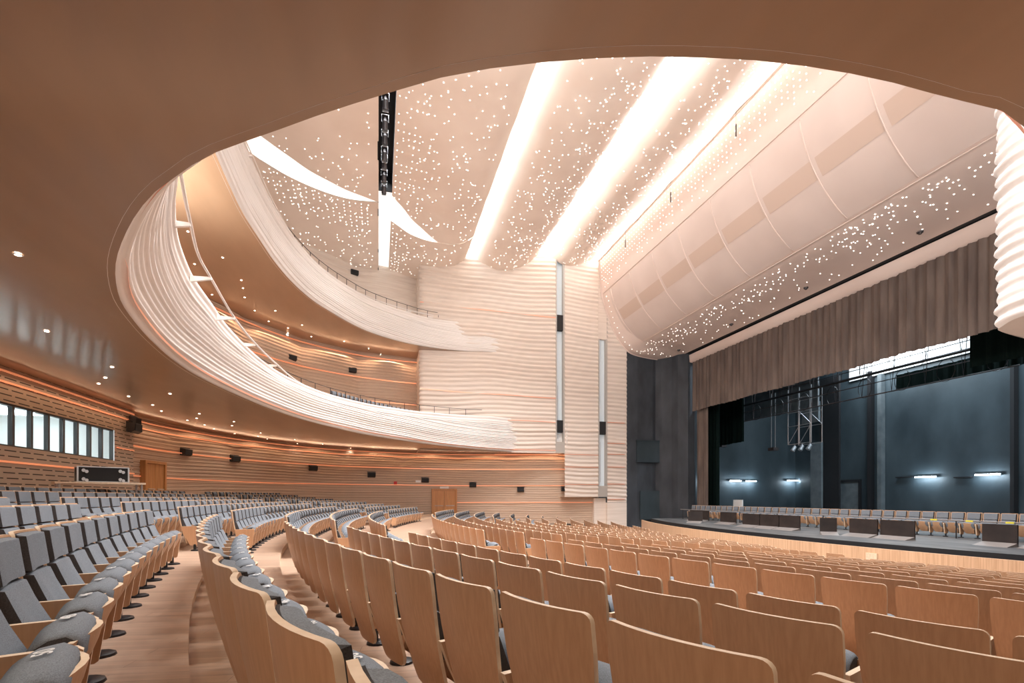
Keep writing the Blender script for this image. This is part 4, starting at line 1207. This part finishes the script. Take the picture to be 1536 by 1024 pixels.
# pale upper panel of the back wall
p0 = VX(1275, 570, 41.8); p1 = VX(1458, 540, 41.8)
zb_ = VX(1372, 549, 41.8)[2]
m = MB(); m.box(41.7, 41.85, p1[1]-1.5, p0[1], zb_, zb_+8); tag(m.build('backdrop_panel', M['white']), 'wide pale panel high on the stage back wall, brightly lit', 'panel')
area('panel_fill', (38.5, (p0[1]+p1[1])/2, zb_+1.5), (0, math.radians(-100), 0), 2.5, 6, 900, (.85, .94, 1))  # extra lamp put in to make the pale panel brighter
# column, pipe and joints on the back wall
for px0, px1, nm, mt, lab in ((1321, 1327, 'wall_pipe', 'alu', 'tall pale pipe up the stage back wall'), (1306, 1311, 'cable_duct', 'gap', 'tall black duct up the stage back wall'), (1521, 1527, 'cable_duct', 'gap', 'tall black duct at the right of the stage back wall')):
    a = VX(px0, 745, 41.9); b = VX(px1, 745, 41.9)
    m = MB(); m.box(41.5, 41.95, b[1], a[1], ZS, zb_ if mt != 'gap' else Z(11)); tag(m.build(nm, M['stagegrey'] if mt == 'alu' else M['gap']), lab, 'pipe' if mt == 'alu' else 'duct')
# dark drape strip and grey panels at the corner of the stage
a = VX(1232, 745, 40.5); b = VX(1261, 745, 40.5)
m = MB(); m.box(40.3, 40.5, b[1], a[1], ZS, Z(11)); tag(m.build('black_masking', M['gap']), 'black masking flat left of the stage door', 'masking flat')
a = VX(1217, 745, 39); b = VX(1233, 662, 39)
m = MB(); m.box(38.9, 39.1, b[1], a[1], ZS, b[2]); tag(m.build('grey_flat', M['stagegrey']), 'narrow grey flat standing at the rear of the stage', 'flat')
a = VX(1255, 757, 41.9); b = VX(1290, 722, 41.9)
dr = struct(empty('door_3', (41.9, b[1], ZS)))
m = MB(); m.box(-.12, .05, 0, a[1]-b[1], 0, b[2]-ZS); m.build('door_leaf', M['stagegrey'], dr)
m = MB(); m.box(-.2, .02, -.15, 0, 0, b[2]-ZS+.2); m.box(-.2, .02, a[1]-b[1], a[1]-b[1]+.15, 0, b[2]-ZS+.2); m.box(-.2, .02, 0, a[1]-b[1], b[2]-ZS, b[2]-ZS+.2); m.build('door_frame', M['gap'], dr)
# stage wall lamps
def wall_lamp(p, axis, ln, label, power, tilt=0):
    r = empty('stage_wall_lamp', p)
    m = MB()
    if axis == 'y': m.box(-.06, -.02, -ln/2, ln/2, -.04, .04)
    else: m.box(-ln/2, ln/2, -.06, -.02, -.04, .04)
    m.build('tube', M['lamp'], r)
    m = MB()
    if axis == 'y': m.box(-.02, .03, -ln/2-.05, ln/2+.05, -.06, .07)
    else: m.box(-ln/2-.05, ln/2+.05, -.02, .03, -.06, .07)
    m.build('housing', M['alu'], r); tag(r, label, 'lamp', 'tube lamps on the stage walls')
    if axis == 'y': area('tube_glow', (p[0]-.35, p[1], p[2]-.1), (0, math.radians(-80), 0), .1, ln, power*.45, (.72, .88, 1))
    else: area('tube_glow', (p[0], p[1]-.35, p[2]-.1), (math.radians(80), 0, 0), ln, .1, power*.45, (.72, .88, 1))
for i, (px0, px1, py) in enumerate(((1373, 1404, 715), (1463, 1500, 711.5))):
    a = VX(px0, py, 41.7); b = VX(px1, py, 41.7)
    wall_lamp((41.7, (a[1]+b[1])/2, (a[2]+b[2])/2), 'y', abs(a[1]-b[1]), 'bright cold tube lamp on stage back wall, %s one' % ('left', 'right')[i], 130)
for i, (px0, px1, py) in enumerate(((1057, 1064, 720.5), (1095, 1111, 721), (1119, 1134, 721.5), (1181, 1197, 720.5))):
    a = VY(px0, py, 41.7); b = VY(px1, py, 41.7)
    wall_lamp(((a[0]+b[0])/2, 41.7, (a[2]+b[2])/2), 'x', abs(a[0]-b[0]), 'bright cold tube lamp on stage side wall, %s from the left' % ORD[i+1], 110)
for i, px in enumerate((1343, 1430)):
    a = VX(px, 716, 41.7); b = VX(px+26, 716, 41.7)
    m = MB(); m.box(41.7, 42.0, b[1], a[1], a[2]-.05, a[2]+.05); tag(m.build('unlit_lamp', M['gap']), 'unlit tube lamp on stage back wall, left of %s lit one' % ('the left', 'the right')[i], 'lamp')
# work lights high in the stage house
area('stage_work_light', (36.5, 12, Z(15)), (0, math.radians(-62), 0), 2, 10, 3300, (.80, .92, 1))
area('stage_work_light', (33, 24, Z(17)), (0, 0, 0), 4, 8, 3500, (.72, .88, 1))

# curtains
def curtain(name, label, x, y0, y1, z0, z1, mt, seed=0, amp=.10, per=.42, thick=True, taper=True):
    rnd = random.Random(seed); m = MB(); N_ = int((y1-y0)/per*8); rowsg = []
    ph = [rnd.random()*6 for _ in range(5)]
    for j in range(7):
        k = j/6; z = z1+(z0-z1)*k; row = []
        for i in range(N_+1):
            y = y0+(y1-y0)*i/N_
            u = 2*PI*y/per
            o = amp*(math.sin(u+.9*math.sin(y*.8+ph[0])+.25*k*math.sin(y*1.7))*.6+.5*math.sin(u*.37+ph[1])*math.sin(y*.5+ph[2])+.25*math.sin(u*2.3+ph[3]))*(.75+.35*k)
            row.append((x+o, y, z+(0.03*math.sin(y*1.3+ph[4]) if j == 6 else 0)))
        rowsg.append(row)
    m.grid(rowsg); o = m.build(name, mt, smooth=True)
    return tag(o, label, 'curtain')
curtain('stage_valance', 'wide taupe pleated valance hanging across the top of the stage opening', 24.65, -6, 34.85, Z(6.95), Z(10.95), M['curtain'], 1)
curtain('stage_curtain', 'narrow taupe side curtain at the left of the stage opening', 24.95, 33.35, 34.85, ZS+.02, Z(7.2), M['curtain'], 2, per=.3)
curtain('black_drape', 'black drape leg behind the taupe side curtain', 26.2, 33.6, 36.5, ZS+.02, Z(9), M['green'], 3, per=.4)
curtain('black_drape', 'black border drape hanging behind the valance at left', 29.5, VX(1116, 600, 29.5)[1], VX(1052, 600, 29.5)[1], Z(4.6), Z(11), M['green'], 4, per=.5)
curtain('green_black_drape', 'black-green border drape at the upper right of the stage', 28.2, -4, VX(1454, 500, 28.2)[1], Z(6.35), Z(12), M['green'], 5, per=.6)
curtain('black_drape', 'black border drape behind the lighting trusses', 33.5, VX(1454, 500, 33.5)[1]-3, VX(1345, 500, 33.5)[1], Z(7.15), Z(8.15), M['green'], 6, per=.6)
# lighting bars and trusses above the stage
def truss(x, px0, px1, z0, dz, label, seed=0, loops=4):
    y0 = VX(px1, 600, x)[1]; y1 = VX(px0, 600, x)[1]
    r = empty('lighting_truss', (x, (y0+y1)/2, z0))
    for nm, zz_, rr in (('chord', z0, .09), ('chord', z0-dz, .04), ('chord', z0-dz*.45, .03)):
        m = MB(); m.tube([(x, y0, zz_), (x, y1, zz_)], rr, 6); child(m.build(nm, M['black'] if rr > .05 else M['rail']), r)
    rnd = random.Random(seed); y = y0+.5; i = 0
    while y < y1-.5:
        m = MB(); m.tube([(x, y-.22, z0+1.2), (x, y, z0-dz), (x, y+.22, z0+1.2)], .025, 5); child(m.build('hanger', M['rail']), r); y += 1.9; i += 1
    for i in range(loops):
        yc = y0+(y1-y0)*(i+.4)/loops; m = MB()
        m.tube([(x+.05, yc+.45*math.sin(2*PI*q/18), z0-dz*.6+.62*math.cos(2*PI*q/18)) for q in range(19)], .018, 5); child(m.build('cable_loop', M['black']), r)
    tag(r, label, 'truss')
truss(30, 1116, 1530, Z(7.75), 1.35, 'long lighting truss under the valance, nearest the audience', 1, 8)
truss(32.2, 1150, 1520, Z(9.3), 1.0, 'second long lighting truss above and behind the first', 2, 5)
# hanging cage with lamps
x, y, z = VX(1207, 600, 31.5)
cg = empty('lighting_cage', (x, y, z))
a = VX(1190, 601, 31.5); b = VX(1225, 663, 31.5)
m = MB(); xs = (31.0, 32.0); ys_ = (b[1], (a[1]+b[1])/2, a[1]); zs_ = (b[2], (a[2]*.4+b[2]*.6), (a[2]*.7+b[2]*.3), a[2])
for X in xs:
    for Yq in ys_: m.tube([(X, Yq, zs_[0]), (X, Yq, zs_[-1]+.8)], .03, 5)
    for zq in zs_: m.tube([(X, ys_[0], zq), (X, ys_[-1], zq)], .028, 5)
    m.tube([(X, ys_[0], zs_[1]), (X, ys_[1], zs_[2])], .02, 5); m.tube([(X, ys_[-1], zs_[0]), (X, ys_[1], zs_[1])], .02, 5)
child(m.build('cage_frame', M['alu']), cg)
for i in range(3):
    yy = b[1]+(a[1]-b[1])*(i+.5)/3; m = MB(); m.tube([(31.3, yy, b[2]), (31.3, yy, b[2]-.18), (31.1, yy+.05, b[2]-.5)], [.05, .13, .17], 8); child(m.build('lamp_head', M['alu']), cg)
tag(cg, 'silver pipe cage with lamp heads hanging over the stage', 'lighting rig')
for i, (px, py, pt_) in enumerate(((1083, 668, 600), (1160, 673, 590))):
    p = VX(px, py, 30.6); zt_ = VX(px, pt_, 30.6)[2]
    r = empty('hanging_lamp', p)
    m = MB(); m.box(-.25, .25, -.3, .3, -.15, .1); m.build('lamp_body', M['rail'], r)
    m = MB(); m.tube([(0, -.2, .1), (0, -.2, zt_-p[2])], .02, 5); m.tube([(0, .2, .1), (0, .2, zt_-p[2])], .02, 5); m.build('cable', M['alu'], r)
    tag(r, 'small dark lamp hanging on twin cables over the stage, %s one' % ('left', 'right')[i], 'lamp')
a = VX(1117, 630, 33); b = VX(1188, 634, 33); 
pf = empty('hanging_screen', (33, a[1], a[2]))
z0_ = VX(1117, 632, 33)[2]; z1_ = z0_+2.4
m = MB(); m.box(32.97, 33.03, b[1]-2.6, a[1], z0_, z1_); child(m.build('screen_cloth', M['stagegrey']), pf)
m = MB()
for zz_ in (z0_, z1_): m.tube([(32.9, b[1]-2.6, zz_), (32.9, a[1], zz_)], .04, 5)
for yy in (b[1]-2.6, a[1]): m.tube([(32.9, yy, z0_), (32.9, yy, z1_)], .04, 5)
child(m.build('screen_frame', M['alu']), pf)
tag(pf, 'dark grey framed screen hanging at left above the stage', 'screen')
a = VX(1204, 636, 34.0); b = VX(1229, 607, 34.0)
m = MB(); m.box(33.9, 34.1, b[1], a[1], a[2], b[2]+.3); tag(m.build('grey_box', M['stagegrey']), 'lighter grey square box behind the pipe cage', 'box')

# stage chairs: reuse the seat, turned to face the house
SX = 23.55
nst = 0
y = 33.1; L = []
while y > 11.6: L.append(y); y -= .58
for i, y in enumerate(L):
    r = proto.copy(); COL.objects.link(r); r.name = 'wagon_seat'
    for ch in proto.children[:7]:
        c = ch.copy(); COL.objects.link(c); c.parent = r
    r.location = (SX, y, ZS); r.rotation_euler = (0, 0, PI/2); r.scale = (.96, .96, 1.12)
    lab = 'grey-backed seat facing the audience on the stage, '+(('%s from the left end' % ORD[i+1]) if i < 19 else ('%s from the right edge' % ORD[len(L)-i]))
    tag(r, lab, 'seat', 'row of seats on the stage')
# rail with tape
r = empty('stage_rail', (22.6, 22, ZS))
m = MB(); m.tube([(0, -11, .72), (0, 11.5, .72)], .03, 6); m.build('bar', M['grey'], r)
for i in range(8):
    m = MB(); m.tube([(0, -10.5+i*3.1, 0), (0, -10.5+i*3.1, .72)], .025, 6); m.build('post', M['gap'], r)
for i in range(4):
    m = MB(); m.box(-.034, .034, -10.6+i*1.3, -10.35+i*1.3, .688, .752); m.build('tape', M['yellow'], r)
tag(r, 'low grey rail with yellow tape in front of the stage seats', 'rail')
# brown barriers
def barrier(y0, y1, x, label, rz=0, h=.74):
    r = empty('stage_barrier', (x, (y0+y1)/2, ZS), rz); w = (y1-y0)/2
    m = MB(); m.box(0, .06, -w, w, .06, h); m.build('board', M['brown'], r)
    m = MB(); m.prism([(-.5, 0), (.06, 0), (.06, .1), (0, .12)], lambda u, v, ww: (u, -w+2*w*ww, v)); m.build('foot_plate', M['grey'], r)
    tag(r, label, 'barrier', 'dark brown barriers on the stage front')
bs = [(22.52, 23.8, 20.1), (21.18, 22.46, 20.1), (19.84, 21.12, 20.1)]
nm_ = ['left', 'middle', 'right']
for q, (a_, b_, x) in enumerate(bs): barrier(a_, b_, x, 'dark brown barrier board, %s of the joined three' % nm_[q])
barrier(15.75, 17.0, 19.9, 'dark brown barrier, left of the pair in the stage centre'); barrier(14.35, 15.7, 20.0, 'dark brown barrier, right of the pair in the stage centre')
barrier(17.35, 18.0, 19.5, 'scuffed brown barrier turned at an angle beside the centre pair', .9)
barrier(11.5, 12.5, 20.6, 'dark brown barrier at the right edge of the picture'); barrier(10.2, 11.3, 20.7, 'dark brown barrier beyond the right picture edge')
barrier(27.3, 28.2, 19.8, 'short dark barrier turned sideways at the far left of stage', .7); barrier(25.2, 26.6, 20.8, 'dark brown barrier behind the sideways one, far left of stage'); barrier(28.6, 30.6, 21.4, 'dark brown barrier nearest the charcoal tower')
# bits on the stage
m = MB(); p = VX(1108, 758, 27.5); m.box(27.4, 27.5, p[1]-.5, p[1]+.5, ZS+.4, ZS+1.45); m.box(27.3, 27.35, p[1]-.4, p[1]-.3, ZS, ZS+.9); m.box(27.3, 27.35, p[1]+.3, p[1]+.4, ZS, ZS+.9)
tag(m.build('white_board', M['white']), 'small white board standing behind the stage seats', 'board')
m = MB(); p = VX(1070, 745, 36)
for k in (0, .5): m.tube([(36, p[1]-1.3, ZS+.1+k*1.4), (36, p[1]+1.2, ZS+2.3+k*1.4)], .04, 5)
for k in range(6): m.tube([(36, p[1]-1.3+k*.5, ZS+.1+k*.44), (36, p[1]-1.3+k*.5, ZS+.8+k*.44)], .025, 5)
tag(m.build('stage_stair_rail', M['alu']), 'sloping pale stair rail at the far left of the stage', 'stair rail')

# ------------------------------------------------------------------ warm glow lines where walls meet soffits (lamps in the wall-top slots)
def warm(path, z, power, off=.35, pieces=8):
    P = resample(path, None, pieces)
    for a, b in zip(P, P[1:]):
        d = Vector((b[0]-a[0], b[1]-a[1])); l = d.length; d.normalize(); nrm = Vector((d.y, -d.x))
        x, y = (a[0]+b[0])/2+nrm.x*off, (a[1]+b[1])/2+nrm.y*off
        area('wall_wash', (x, y, z), (math.radians(-18), 0, math.atan2(d.y, d.x)), l, .08, power*l, (1, .62, .38))
warm([(-10, 8), (-10, 24.2)], Z(3.5), 5); warm(rear_path[6:], Z(3.45), 6); warm(up_path[1:], Z(10.4), 9, pieces=7)

# ------------------------------------------------------------------ camera, world, view
sc_ = bpy.context.scene
w = D.worlds.new('World'); sc_.world = w; w.use_nodes = True
w.node_tree.nodes['Background'].inputs[0].default_value = (1, .93, .86, 1); w.node_tree.nodes['Background'].inputs[1].default_value = .05
cam = D.cameras.new('Camera'); co = D.objects.new('Camera', cam); COL.objects.link(co)
cam.lens = 36*F/1536; cam.sensor_width = 36; cam.shift_y = (HY-512)/1536; cam.clip_start = .05; cam.clip_end = 200
co.location = (0, 0, CAMZ); co.rotation_euler = (PI/2, 0, -math.atan2(SN, CS))
sc_.camera = co
sc_.view_settings.view_transform = 'Standard'; sc_.view_settings.look = 'None'; sc_.view_settings.gamma = 1; sc_.view_settings.exposure = 0.0
sc_.cycles.max_bounces = 8; sc_.cycles.diffuse_bounces = 5; sc_.cycles.glossy_bounces = 3; sc_.cycles.use_denoising = True
sc_.cycles.sample_clamp_indirect = 6
